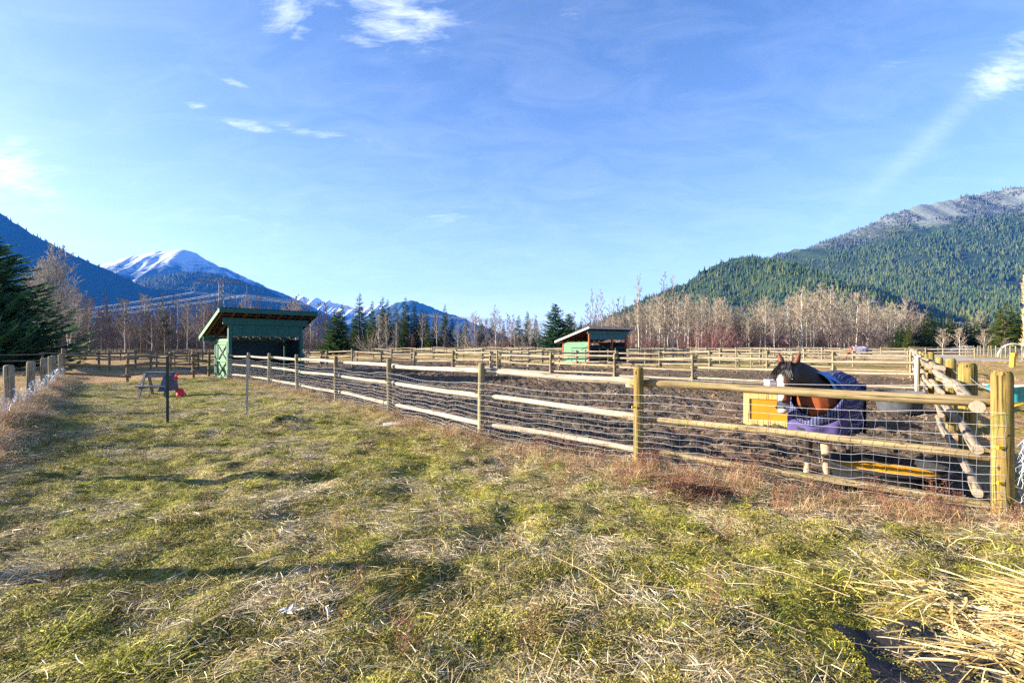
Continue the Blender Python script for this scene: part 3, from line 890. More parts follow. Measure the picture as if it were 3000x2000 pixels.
def shrub_meshes(seed, h, spread, twig, stems=46):
    rd = random.Random(seed)
    tb, cb = MB(), MB()
    for k in range(stems):
        a = rd.uniform(0, 6.28); e = math.acos(rd.uniform(0.25, 1.0)); L = h * rd.uniform(.6, 1.08)
        d = Vector((math.sin(e) * math.cos(a) * spread, math.sin(e) * math.sin(a) * spread, math.cos(e) * .9 + .1))
        p = Vector((rd.uniform(-.2, .2), rd.uniform(-.2, .2), 0)); q = p + d * L * .55; s_ = q + (d + Vector((0, 0, .35))).normalized() * L * .45
        tb.tube([p, q, s_], [.028, .02, .010], 3, cap=False)
        for j in range(7):
            u = rd.uniform(.3, 1); b0 = p.lerp(q, u * 2) if u < .5 else q.lerp(s_, 2 * u - 1)
            a2 = rd.uniform(0, 6.28)
            dd = (d + Vector((math.cos(a2), math.sin(a2), .5)) * .7).normalized()
            cb.tube([b0, b0 + dd * L * rd.uniform(.16, .34)], [.017, .008], 3, cap=False, tip=True)
    return tb.mesh('stem', twig), cb.mesh('crown', twig)

def conifer_meshes(seed, h, r, leafm, whorls=26, per=9, sprays=5, droop=0.15, bare=0.06, ragged=0.25, power=0.85, sw=0.13):
    rd = random.Random(seed)
    tb, cb = MB(), MB()
    tb.tube([(0, 0, -.2), (0, 0, h * .5), (0, 0, h * .99)], [h * .014 + .03, h * .009, .01], 6, cap=False)
    for w_ in range(whorls):
        t = bare + (0.985 - bare) * (w_ / whorls) ** .95
        R = r * (1 - t) ** power * (1 if t > .12 else .75 + t * 2) + .04 * r
        n = max(4, int(per * (1 - .45 * t)))
        for k in range(n):
            a = rd.uniform(0, 6.28)
            L = R * rd.uniform(1 - ragged * 1.6, 1 + ragged * .6)
            z0 = h * t + rd.uniform(-.5, .5) * h / whorls
            dr = droop * rd.uniform(.3, 1.6) - .25 * t
            tone = rd.random()
            ca, sa = math.cos(a), math.sin(a)
            def pt(u):
                return Vector((ca * L * u, sa * L * u, z0 - dr * L * u * (1.25 - .75 * u * u) + .16 * L * u * u * u))
            if L > .8: tb.tube([pt(0), pt(.5), pt(.95)], [.02 + .008 * L, .014, .006], 3, cap=False)
            side = Vector((-sa, ca, 0))
            m = max(2, int(sprays * (L / r) ** .5 + .5))
            for j in range(m):
                u = .22 + .78 * (j + rd.random() * .7) / m
                p = pt(min(u, 1)); fw = (pt(min(u + .1, 1.1)) - p).normalized()
                ls = sw * (r * .22 + L * .85) * (1.2 - .7 * u) * rd.uniform(.8, 1.4) + .04
                for sg in (-1, 1):
                    d = (fw * .75 + side * sg * rd.uniform(.5, 1.1) + Vector((0, 0, rd.uniform(-.45, .12)))).normalized()
                    tip = p + d * ls * 1.5
                    wv = d.cross(Vector((rd.uniform(-.5, .5), rd.uniform(-.5, .5), 1))).normalized() * ls * .34
                    mid = p + d * ls * .65
                    cb.add([p, mid + wv, tip, mid - wv], [(0, 1, 2, 3)], 0, min(1, max(0, tone * .5 + rd.random() * .5)))
            tip = pt(1.1); p = pt(.8); d = (tip - p)
            cb.add([p, p + d * .5 + side * sw * r * .25, tip, p + d * .5 - side * sw * r * .25], [(0, 1, 2, 3)], 0, tone)
    return tb.mesh('trunk', MAT['bark_fir']), cb.mesh('crown', leafm, tone=True)

def tree(name, meshes, loc, rz, s, label, cat, group=None, names=('trunk', 'crown')):
    r = empty(name, loc, rz, label, cat, group)
    r.scale = (s[0], s[0], s[1]) if isinstance(s, tuple) else (s, s, s)
    link(names[0], meshes[0], r); link(names[1], meshes[1], r)
    return r

PALE = [bare_tree_meshes(100 + i, 14, .25 + .05 * (i % 3), MAT['bark_pale'], MAT['twig_pale'], nb=28, r0=.15, multi=1 + (i % 4 == 3), up=.7) for i in range(7)]
DARK = [bare_tree_meshes(200 + i, 11, .24 + .04 * (i % 3), MAT['bark_dark'] if i % 3 else MAT['bark_pale'], MAT['twig_dark'], nb=26, r0=.12, up=.6 + .15 * (i % 3)) for i in range(6)]
TALLTHIN = [bare_tree_meshes(300 + i, 20, .13, MAT['bark_pale'], MAT['twig_pale'], nb=30, r0=.15, up=.9, start=.3) for i in range(3)]
SHRUB = [shrub_meshes(400 + i, 4.0, 1.0, MAT['twig_tan'] if i == 2 else (MAT['twig_pale'] if i < 2 else MAT['twig_red'])) for i in range(5)]
POPLAR = bare_tree_meshes(450, 15, .085, MAT['bark_pale'], MAT['twig_tan'], nb=60, r0=.2, up=1.25, start=.06)
FIRS = [conifer_meshes(500 + i, 13, 2.6 + .3 * (i % 3), MAT['fir_blue'] if i % 2 else MAT['fir'], whorls=30, per=13, sprays=8, sw=.20) for i in range(5)]
FULLFIR = [conifer_meshes(520 + i, 9.5, 3.7, MAT['fir'] if i == 0 else MAT['fir_blue'], whorls=32, per=17, sprays=11, ragged=.35, power=.7, sw=.15) for i in range(2)]
CEDAR = [conifer_meshes(540 + i, 9, 2.0, MAT['fir_yellow'], whorls=26, per=13, sprays=8, ragged=.45, droop=.3, sw=.2) for i in range(2)]

ORD = ['first', 'second', 'third', 'fourth', 'fifth', 'sixth', 'seventh', 'eighth', 'ninth', 'tenth', 'eleventh', 'twelfth', 'thirteenth', 'fourteenth', 'fifteenth', 'sixteenth', 'seventeenth', 'eighteenth']
ZONES = [(190, 'beside the big dark spruce'), (290, 'just right of the big dark spruce'), (400, 'between the spruce and the bench'), (490, 'above the left half of the bench'), (540, 'above the right end of the bench'),
         (640, 'left of the near shed roof'), (800, 'behind the left half of the near shed roof'), (940, 'behind the right half of the near shed roof'), (1030, 'around the broad bright green fir'),
         (1110, 'above the left round grey shrub'), (1200, 'right of the left round grey shrub'), (1290, 'midway between the two green sheds'), (1390, 'above the middle round grey shrub'),
         (1480, 'right of the middle round grey shrub'), (1590, 'left of the broad dark fir'), (1720, 'right beside the broad dark fir'), (1800, 'above the second shed roof'),
         (1860, 'at the right end of the second shed roof'), (1930, 'between the second shed and the two tallest trees'), (1985, 'around the two tallest thin trees'), (2040, 'left of the large reddish bush'), (2090, 'behind the left of the large reddish bush'),
         (2140, 'behind the right of the large reddish bush'), (2195, 'between the reddish bush and the tiny shed'), (2235, 'above the left of the tiny shed'), (2275, 'right of the tiny far shed'), (2330, "above the horse's ears"),
         (2390, "above the horse's neck"), (2440, "above the horse's blanket"), (2490, "above the blanket's right end"), (2545, 'above the grazing horse'), (2600, 'left of the small golden yellow bush'),
         (2650, 'behind the small golden yellow bush'), (2725, 'above the end of the cross fence'), (2800, 'left of the gravel pile'), (2860, 'behind the gravel pile'), (2930, 'above the stake fence'), (9999, 'beside the golden poplar')]
PENDING = []
def relabel():
    """gives each copy its own words: kind, then its place in the row beside a landmark"""
    sets = {}
    for o, px, base_ in PENDING:
        z = next(p for l, p in ZONES if px < l)
        sets.setdefault((base_, z), []).append((px, o))
    for (base_, z), l in sets.items():
        l.sort(key=lambda e: e[0])
        for i, (px, o) in enumerate(l):
            o['label'] = ('%s from left %s' % (ORD[i] + ' ' + base_, z)) if len(l) > 1 else '%s %s' % (base_, z)
rt = random.Random(77)
def base(px, Z):
    return (PX(px, Z), Z, -0.05)
def plant_row(kind, meshes, items, label, cat, group, name, names=('trunk', 'crown'), h0=14.0):
    for (px, top, Z) in items:
        h = EYE + (HZ - top) / F * Z
        s = h / h0
        PENDING.append((tree(name, rt.choice(meshes), base(px, Z), rt.uniform(0, 6.28), (s * rt.uniform(.85, 1.1), s), label, cat, group, names), px, label))

# left wood
items = []
for i in range(46):
    px = 175 + 480 * (i + rt.random()) / 46
    items.append((px, rt.choice([905, 930, 950, 965, 890]) + rt.uniform(-12, 12), rt.uniform(78, 108)))
plant_row('dark', DARK, items, 'thin dim leafless tree', 'tree', 'leafless trees of the left wood', 'bare_tree', h0=11)
items = [(px, top, rt.uniform(80, 100)) for px, top in ((235, 860), (262, 885), (318, 900), (365, 878), (423, 866), (520, 872), (548, 884), (600, 880), (722, 870), (745, 885), (828, 890), (850, 876), (866, 886))]
plant_row('pale', PALE, items, 'tall pale leafless tree', 'tree', 'pale trees over the left wood', 'bare_tree')
# big pale multi-stemmed tree beside the spruce
for k, (px, top, Z, lab) in enumerate(((150, 735, 46, 'large pale leafless tree standing right behind the dark spruce'), (95, 775, 52, 'pale leafless tree half hidden behind the dark spruce'), (205, 800, 60, 'slim pale leafless tree right of the large one beside the spruce'))):
    h = EYE + (HZ - top) / F * Z
    m = bare_tree_meshes(600 + k, h, .30, MAT['bark_pale'], MAT['twig_grey'], nb=36, r0=.10 + .03 * (k == 0), multi=4 if k == 0 else 2, up=.9, start=.18)
    tree('bare_tree', m, base(px, Z), 0.4 * k, 1.0, lab, 'tree')
# the dark snag
tree('bare_tree', bare_tree_meshes(640, 8.5, .22, MAT['bark_dark'], MAT['twig_dark'], nb=40, r0=.25, up=-.1, start=.1), base(228, 70), 0, 1.0, 'dark brushy leafless tree with drooping branches at the left wood edge', 'tree')
# conifers in the left wood
for px, top, Z, lab in ((478, 880, 92, 'narrow green conifer standing inside the left wood'), (432, 905, 100, 'small faint conifer among the bare trunks of the left wood')):
    s = (EYE + (HZ - top) / F * Z) / 13
    tree('conifer', CEDAR[0] if px == 478 else FIRS[1], base(px, Z), .3, (s * 1.0, s * (13 / 9 if px == 478 else 1)), lab, 'conifer')
# near spruce on the left edge
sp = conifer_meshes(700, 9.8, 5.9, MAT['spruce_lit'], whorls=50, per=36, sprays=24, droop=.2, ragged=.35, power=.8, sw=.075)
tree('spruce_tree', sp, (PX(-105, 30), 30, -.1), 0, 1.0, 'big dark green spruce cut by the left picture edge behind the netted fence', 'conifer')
# conifers of the centre
big = [(985, 905, 78, FULLFIR[0], 9.5, 'broad bright green fir just right of the near green shed'),
       (1627, 886, 82, FULLFIR[1], 9.5, 'broad dark fir just left of the second green shed'),
       (1668, 915, 88, FULLFIR[0], 9.5, 'smaller fir peeping out right behind the broad dark fir')]
for px, top, Z, m, h0, lab in big:
    s = (EYE + (HZ - top) / F * Z) / h0
    tree('fir_tree', m, base(px, Z), rt.uniform(0, 6), (s, s), lab, 'conifer')
cent = [(1003, 885, 104), (1053, 853, 100), (1090, 878, 110), (1120, 864, 108), (1136, 874, 112), (1188, 866, 105), (1213, 880, 108), (1236, 900, 112), (1250, 905, 106), (1303, 888, 104), (1275, 915, 110), (1325, 928, 112), (1365, 934, 114), (1410, 932, 118), (1440, 928, 120), (1475, 935, 122), (1520, 920, 116), (1545, 908, 118), (1570, 930, 116), (1185, 905, 98), (1160, 895, 118), (1702, 935, 120), (1035, 915, 112), (1070, 905, 106), (1225, 925, 100)]
for px, top, Z in cent:
    s = (EYE + (HZ - top) / F * Z) / 13
    PENDING.append((tree('conifer', rt.choice(FIRS), base(px, Z), rt.uniform(0, 6), (s * rt.uniform(.85, 1.1), s), 'dark pointed fir', 'conifer', 'firs of the middle tree line'), px, 'dark pointed fir'))
for px, top, Z in ((1083, 935, 96), (1255, 950, 95), (1350, 950, 100), (1500, 965, 104)):
    s = (EYE + (HZ - top) / F * Z) / 9
    PENDING.append((tree('conifer', rt.choice(CEDAR), base(px, Z), rt.uniform(0, 6), (s, s), 'low yellowish cedar', 'conifer', 'yellowish cedars of the middle tree line'), px, 'low yellowish cedar'))
items = [(px + rt.uniform(-6, 6), top + rt.uniform(-10, 10), rt.uniform(88, 104)) for px, top in
         ((955, 905), (930, 900), (915, 918), (1110, 920), (1135, 915), (1160, 925), (1178, 912), (1232, 935), (1240, 930), (1275, 925), (1304, 942), (1340, 945), (1385, 925), (1400, 940), (1430, 915), (1448, 905), (1455, 950), (1480, 945), (1500, 935), (1515, 942), (1535, 950), (1555, 940), (1700, 950), (1570, 958), (1360, 950), (1420, 960))]
plant_row('mid', PALE + DARK, items, 'slender leafless tree', 'tree', 'leafless trees of the middle tree line', 'bare_tree')
for px, top, Z, w_ in ((1085, 968, 84, 1.25), (1125, 985, 88, 1.1), (1385, 975, 82, 1.25), (1450, 990, 88, 1.0), (900, 985, 90, 1.0), (1540, 990, 92, .9)):
    h = EYE + (HZ - top) / F * Z
    PENDING.append((tree('shrub', SHRUB[0 if px != 1450 else 1], base(px, Z), rt.uniform(0, 6), (h / 4 * w_, h / 4), 'rounded grey leafless shrub', 'shrub', 'grey shrubs behind the middle fences', ('stem', 'crown')), px, 'rounded grey leafless shrub'))
# right wood
items = []
for px, top in ((1735, 845), (1748, 862), (1762, 848), (1795, 880), (1828, 868)):
    items.append((px, top, rt.uniform(88, 96)))
plant_row('thin', TALLTHIN, items, 'tall thin leafless tree', 'tree', 'thin trees over the second shed', 'bare_tree', h0=20)
for px, top, lab in ((1948, 800, 'tallest thin leafless tree left of the reddish bush'), (1968, 805, 'second tallest thin leafless tree left of the reddish bush'), (1872, 806, 'tall twiggy leafless tree standing alone over the shed roof end')):
    h = EYE + (HZ - top) / F * 86
    tree('bare_tree', TALLTHIN[px % 3], base(px, 86), px, (h / 20 * 1.1, h / 20), lab, 'tree')
items = []
prof = [(1770, 925), (1850, 885), (1900, 875), (1990, 850), (2040, 862), (2080, 850), (2150, 880), (2190, 900), (2215, 870), (2240, 860), (2300, 875), (2360, 842), (2410, 835), (2450, 840), (2500, 848), (2540, 870), (2575, 905), (2610, 880), (2660, 868), (2690, 880), (2715, 940)]
for i in range(88):
    px = 1770 + 945 * (i + rt.random()) / 88
    top = np.interp(px, [p[0] for p in prof], [p[1] for p in prof])
    items.append((px, top + abs(rt.gauss(0, 36)), rt.uniform(88, 118)))
plant_row('pale', PALE, items, 'tall tan leafless tree', 'tree', 'pale leafless trees of the right wood', 'bare_tree')
items = [(1780 + 900 * (i + rt.random()) / 40, rt.uniform(925, 970), rt.uniform(84, 92)) for i in range(40)]
plant_row('dark', DARK, items, 'low dark leafless tree', 'tree', 'low dark trees of the right wood', 'bare_tree', h0=11)
for px, top, Z, i, w_, lab in ((2082, 922, 84, 3, 1.15, 'large rounded reddish purple leafless bush at the right wood edge'), (1905, 985, 84, 4, 1.2, 'low reddish leafless bush right of the second green shed'), (2150, 975, 86, 3, 1.0, 'small reddish bush right of the large reddish one'), (2020, 975, 84, 4, 1.1, 'small reddish bush left of the large reddish one')):
    h = EYE + (HZ - top) / F * Z
    m = shrub_meshes(900 + px, h, .62 * w_, MAT['twig_red'], 70)
    tree('shrub', m, base(px, Z), 0, 1.0, lab, 'shrub', None, ('stem', 'crown'))
for px, top, Z in ((2205, 940, 100), (2140, 950, 104), (2400, 965, 104), (2215, 905, 108), (2025, 905, 112)):
    s = (EYE + (HZ - top) / F * Z) / 9
    PENDING.append((tree('conifer', rt.choice(CEDAR), base(px, Z), rt.uniform(0, 6), (s * .8, s), 'yellowish cedar among pale trunks', 'conifer', 'cedars inside the right wood'), px, 'yellowish cedar among pale trunks'))
# conifers at the far right
rc = [(2636, 940, 84), (2668, 935, 86), (2705, 930, 84), (2722, 905, 92), (2745, 918, 96), (2780, 915, 98), (2800, 930, 92), (2832, 920, 92), (2855, 930, 96), (2890, 918, 92), (2925, 905, 84), (2945, 880, 80), (2968, 890, 84), (2985, 905, 88), (3010, 890, 84), (2870, 940, 90), (2765, 940, 90), (2660, 955, 82)]
for px, top, Z in rc:
    s = (EYE + (HZ - top) / F * Z) / 9
    m = rt.choice(FIRS) if rt.random() < .4 else rt.choice(CEDAR)
    k = 9 / 13 if m in FIRS else 1
    PENDING.append((tree('conifer', m, base(px, Z), rt.uniform(0, 6), (s * k * rt.uniform(1.2, 1.7), s * k), 'dark bushy conifer', 'conifer', 'conifers beyond the gravel track'), px, 'dark bushy conifer'))
for px, top, Z in ((2762, 965, 74), (2812, 962, 72), (2882, 965, 74), (2945, 990, 74)):
    h = EYE + (HZ - top) / F * Z
    m = PALE[px % 3]; s = h / 14
    PENDING.append((tree('bare_tree', m, base(px, Z), px, (s * 1.3, s), 'x', 'tree', 'small trees beyond the track'), px, 'small slim leafless tree'))
h = EYE + (HZ - 805) / F * 62
tree('poplar_tree', POPLAR, base(3000, 62), 0, (h / 15 * 1.2, h / 15), 'narrow golden leafless poplar at the right picture edge', 'tree')
for px, top, Z, lab in ((2608, 985, 88, 'small golden yellow bush at the left end of the far right conifers'),):
    tree('shrub', shrub_meshes(990, 2.8, .7, MAT['twig_tan'], 60), base(px, Z), 0, 1.0, lab, 'shrub', None, ('stem', 'crown'))
relabel()
# thicket filling the tree lines: nobody could count it
thick = proto_set('thicket_bush', [shrub_meshes(800 + i, 3.6, .55, MAT['twig_dark'] if i < 3 else MAT['twig_red'], 34)[1] for i in range(4)] + [bare_tree_meshes(820 + i, 8, .16, MAT['bark_dark'], MAT['twig_dark'], nb=18, r0=.06)[1] for i in range(2)])
def thicket(name, n, px0, px1, z0, z1, s0, s1, pick, label):
    Z = rs.uniform(z0, z1, n); px = rs.uniform(px0, px1, n)
    pts = np.stack([(px - 1500) / F * Z, Z, np.full(n, -.1)], 1)
    rot = np.zeros((n, 3)); rot[:, 2] = rs.rand(n) * 6.28
    o = scatter(name, pts, rot, rs.uniform(s0, s1, n), rs.choice(pick, n), thick)
    props(o, label, 'undergrowth')
thicket('undergrowth', 420, -250, 960, 88, 135, .8, 1.5, [0, 1, 2, 4, 5], 'purple grey leafless thicket filling the left wood')
thicket('undergrowth', 260, 880, 1760, 98, 135, .6, 1.2, [0, 1, 2, 3, 4], 'grey brown thicket under the middle tree line')
thicket('undergrowth', 560, 1700, 2720, 94, 140, .8, 1.5, [0, 1, 2, 3, 4, 5], 'dull brown thicket under the right wood')
hillrow = proto_set('distant_fir', [FIRS[i][1] for i in range(4)] + [PALE[i][1] for i in range(3)])
n = 420
Z = rs.uniform(150, 330, n); px = rs.uniform(-300, 3300, n)
sel = (px < 640) | (px > 1750)
pts = np.stack([(px - 1500) / F * Z, Z, np.full(n, -.1)], 1)[sel]
rot = np.zeros((len(pts), 3)); rot[:, 2] = rs.rand(len(pts)) * 6.28
o = scatter('distant_woods', pts, rot, rs.uniform(.5, .95, len(pts)), rs.choice([0, 1, 2, 3, 4, 5, 6], len(pts)), hillrow)
props(o, 'mixed far woods between the tree lines and the mountain feet', 'woods')

# ------------------------------------------------------------------ power line
def tower(name, loc, h, rz, label):
    r = empty(name, loc, rz, label, 'pylon')
    b = MB(); hw = 3.2
    def cor(z):
        k = hw * (1 - z / (h * .72)) + .8 * (z / (h * .72)) if z < h * .72 else .8
        return [Vector((sx * k, sy * k, z)) for sx, sy in ((-1, -1), (1, -1), (1, 1), (-1, 1))]
    zs = [0, h * .2, h * .38, h * .53, h * .64, h * .72, h * .8, h * .88, h * .97]
    for z0, z1 in zip(zs[:-1], zs[1:]):
        c0, c1 = cor(z0), cor(z1)
        for i in range(4):
            j = (i + 1) % 4
            b.tube([c0[i], c1[i]], .13, 4, cap=False)
            b.tube([c0[i], c1[j]], .08, 4, cap=False); b.tube([c0[j], c1[i]], .08, 4, cap=False)
            b.tube([c1[i], c1[j]], .08, 4, cap=False)
    b.obj('lattice_body', MAT['steel'], r)
    a = MB(); span = 9.5; zz = h * .97
    for y in (-.8, .8):
        a.tube([(-span, 0, zz), (0, y, zz + .0), (span, 0, zz)], .12, 4)
        a.tube([(-span, 0, zz), (0, y, zz + 1.8), (span, 0, zz)], .12, 4)
    n = 14
    for i in range(n):
        x = -span + 2 * span * i / n; x2 = -span + 2 * span * (i + 1) / n
        za = zz + 1.8 * (1 - abs(x) / span); zb = zz + 1.8 * (1 - abs(x2) / span)
        a.tube([(x, 0, zz), (x2, 0, zb)], .09, 4, cap=False); a.tube([(x, 0, za), (x2, 0, zz)], .09, 4, cap=False)
    a.obj('crossarm', MAT['steel'], r)
    for x in (-span + .1, 0, span - .1):
        i_ = MB(); i_.tube([(x, 0 if x else -1.0, zz), (x, 0 if x else -1.0, zz - 4.4)], .13, 5)
        i_.obj('insulator', MAT['steel'], r)
    return r, zz - 4.4, span - .1
TZ = 200.0
tx, tyy = PX(648, TZ), TZ
thh = (EYE + (HZ - 828) / F * TZ) / .97
trot = 0.55
tw, wz, sp_ = tower('transmission_tower', (tx, tyy, 0), thh, trot, 'steel lattice power pylon half hidden behind the near green shed')
def catenary(p, q, sag, n=28):
    p, q = Vector(p), Vector(q)
    return [p.lerp(q, i / n) - Vector((0, 0, sag * 4 * (i / n) * (1 - i / n))) for i in range(n + 1)]
for k, x in enumerate((-sp_, 0, sp_)):
    hp = Vector((tx + x * math.cos(trot), tyy + x * math.sin(trot), wz))
    dirs = Vector((-math.sin(trot), math.cos(trot), 0))
    for q, (e0, sag, lab) in enumerate(((at(-500, 958 + 14 * k, 190) + Vector((8 * k, -8 * k, 0)), 3.0, '%s strand of the %s power conductor pair sloping down left from the pylon'),
                                        (at(2350, 905 + 11 * k, 520), 14.0, '%s strand of the %s power conductor pair running right from the pylon'))):
        for tw_ in (0, .55):
            b = MB(); off = Vector((0, 0, -tw_))
            b.tube([p + off for p in catenary(hp, e0, sag)], .075, 4, cap=False)
            props(b.obj('power_line', MAT['cable']), lab % ('lower' if tw_ else 'upper', ('top', 'middle', 'bottom')[k]), 'power line', 'conductors left of the pylon' if q == 0 else 'conductors right of the pylon')

# ------------------------------------------------------------------ fences
def log_mesh(L, r0, r1, seed, mats, n=10, segs=7, wob=0.006, chamfer=True):
    """round log along +z from 0 to L in its own space"""
    rd = random.Random(seed)
    b = MB(); rings = []
    ph = [rd.uniform(-1, 1) for _ in range(n)]
    zs = ([0, .004] if chamfer else [0]) + [L * (i + 1) / segs for i in range(segs)] 
    if chamfer: zs = [0, .01] + [L * i / segs for i in range(1, segs)] + [L - .01, L]
    for z in zs:
        t = z / L
        r = r0 + (r1 - r0) * t
        if chamfer and (z == 0 or z == L): r *= .9
        ox, oy = wob * math.sin(3.1 * t * 2 + seed) , wob * math.cos(2.3 * t * 2 + seed * 1.7)
        rings.append([(ox + r * (1 + .05 * ph[k] + rd.uniform(-.02, .02)) * math.cos(2 * math.pi * k / n), oy + r * (1 + .05 * ph[k] + rd.uniform(-.02, .02)) * math.sin(2 * math.pi * k / n), z) for k in range(n)])
    b.loft(rings)
    me = b.mesh('log', mats, smooth=False)
    sm_ = [len(p.vertices) == 4 for p in me.polygons]
    me.polygons.foreach_set('use_smooth', sm_)
    return me
def post_mesh(L, r, seed, mat, n=12, round_top=.03, square=False):
    rd = random.Random(seed)
    b = MB(); rings = []
    ph = [rd.uniform(-1, 1) for _ in range(n)]
    zs = [-.3, 0, L * .25, L * .5, L * .75, L - round_top, L - round_top * .35, L]
    for i, z in enumerate(zs):
        k = 1.0
        if i == 6: k = .9
        if i == 7: k = .72
        ring = []
        for j in range(n):
            a = 2 * math.pi * j / n
            rr = r * k * (1 + .06 * ph[j] + rd.uniform(-.015, .015))
            if square: rr *= min(1 / max(abs(math.cos(a + .3)), abs(math.sin(a + .3))), 1.22)
            ring.append((rr * math.cos(a), rr * math.sin(a), z + (rd.uniform(-.004, .004) if i == 7 else 0)))
        rings.append(ring)
    b.loft(rings)
    me = b.mesh('post', mat)
    me.polygons.foreach_set('use_smooth', [len(p.vertices) == 4 for p in me.polygons])
    return me
def put_log(me, p0, p1, L, parent, name='rail'):
    p0, p1 = Vector(p0), Vector(p1)
    d = p1 - p0
    q = d.to_track_quat('Z', 'Y')
    o = link(name, me, parent, p0 - parent.location, q)
    o.scale = (1, 1, d.length / L)
    return o

FAR_POST = [post_mesh(1.3, .055, 30 + i, MAT['post'], n=8) for i in range(4)]
FAR_RAIL = [log_mesh(3.2, .045, .040, 40 + i, MAT['pale_far'], n=7, segs=4) for i in range(4)]
OLD_POST = [post_mesh(1.2, .06, 50 + i, MAT['oldwood'], n=8) for i in range(3)]
OLD_RAIL = [log_mesh(2.6, .045, .040, 60 + i, MAT['oldwood'], n=7, segs=4) for i in range(3)]
rf = random.Random(21)
def rail_fence(pts, label, group=None, heights=(.37, .75, 1.13), posts=FAR_POST, rails=FAR_RAIL, L=3.2, PH=1.3, ph=1.3, side=None, skip=(), name='rail_fence', rise=0.0):
    root = empty(name, (pts[0][0], pts[0][1], 0), 0, label, 'fence', group)
    rl = root.location
    for i, (x, y) in enumerate(pts):
        z = GZ(x, y) + rise
        o = link('post', rf.choice(posts), root, Vector((x, y, z)) - rl, (rf.uniform(-.02, .02), rf.uniform(-.02, .02), rf.uniform(0, 6)))
        o.scale = (1, 1, ph / PH * rf.uniform(.97, 1.03))
        if i + 1 < len(pts) and i not in skip:
            x2, y2 = pts[i + 1]
            z2 = GZ(x2, y2) + rise
            d = Vector((x2 - x, y2 - y, 0)).normalized()
            nrm = Vector((d.y, -d.x, 0)) if side is None else Vector((side[0], side[1], 0)).normalized()
            for j, h in enumerate(heights):
                off = nrm * (.095 + (.0 if (i + j) % 2 else .012))
                dz0, dz1 = rf.uniform(-.03, .03), rf.uniform(-.03, .03)
                alt = .04 if i % 2 else -.04
                put_log(rf.choice(rails), Vector((x, y, z + h + dz0 + alt)) + off - d * .12, Vector((x2, y2, z2 + h + dz1 + alt)) + off + d * .12, L, root)
    return root
def line_pts(a, b, step):
    a, b = Vector((*a, 0)), Vector((*b, 0))
    n = max(1, round((b - a).length / step))
    return [tuple(a.lerp(b, i / n))[:2] for i in range(n + 1)]

# near fence, every post and rail its own mesh
front = empty('rail_fence', (FRONT[0][0], FRONT[0][1], 0), 0, 'long post and rail wire mesh fence from the big right post to near shed', 'fence')
fl = front.location
PHS = [1.36, 1.31, 1.30, 1.29, 1.28, 1.28, 1.28, 1.27, 1.26]
PRS = [.078, .060, .056, .058, .058, .056, .056, .056, .056]
zb = [GZ(*p) for p in FRONT]
for i, (x, y) in enumerate(FRONT):
    hgt = PHS[i] - zb[i]
    link('post', post_mesh(hgt, PRS[i], 70 + i, MAT['post_near'] if i < 2 else MAT['post'], n=16 if i < 3 else 10, round_top=.05 if i == 0 else .03), front, Vector((x, y, zb[i])) - fl, (0.015 * (i % 3 - 1), .01, i))
RH = [((1.07, 1.09), (1.10, 1.16), (1.15, 1.12), (1.12, 1.12), (1.12, 1.12), (1.10, 1.10), (1.10, 1.08), (1.08, 1.08)),
      ((.55, .645), (.66, .74), (.74, .72), (.73, .72), (.72, .70), (.70, .72), (.70, .70), (.70, .70)),
      ((.07, .24), (.21, .28), (.27, .25), (.27, .26), (.25, .24), (.24, .24), (.22, .24), (.24, .24))]
for i in range(len(FRONT) - 1):
    a, b = Vector((*FRONT[i], 0)), Vector((*FRONT[i + 1], 0))
    d = (b - a).normalized(); nrm = Vector((d.y, -d.x, 0))      # towards the paddock
    for k in range(3):
        h0, h1 = RH[k][i]
        r = (.050, .042, .040)[k] if i < 2 else .043
        off = nrm * (PRS[i] * .6 + r + .035 + (.05 if i % 2 and k == 0 else 0))
        p0 = a + off + Vector((0, 0, h0)) - d * (.10 if i else -.06); p1 = b + off + Vector((0, 0, h1)) + d * (.16 if i < 7 else 0)
        L = (p1 - p0).length
        put_log(log_mesh(L, r * 1.06, r * .94, 90 + i * 3 + k, MAT['rail_near'] if i == 0 else MAT['rail'], n=12 if i < 3 else 8, segs=9, wob=.012), p0, p1, L, front)
    # short stub of the neighbouring rail showing past the post
    if i in (1, 2):
        for k in (0, 1, 2):
            h0 = RH[k][i - 1][1] - .03
            off = nrm * .10
            p0 = a + off * 1.6 + Vector((0, 0, h0)) - d * .12; p1 = a + off * 1.6 + Vector((0, 0, h0)) + d * .24
            put_log(log_mesh(.36, .036, .036, 200 + i * 3 + k, MAT['rail'], n=10, segs=2), p0, p1, .36, front, 'rail_stub')
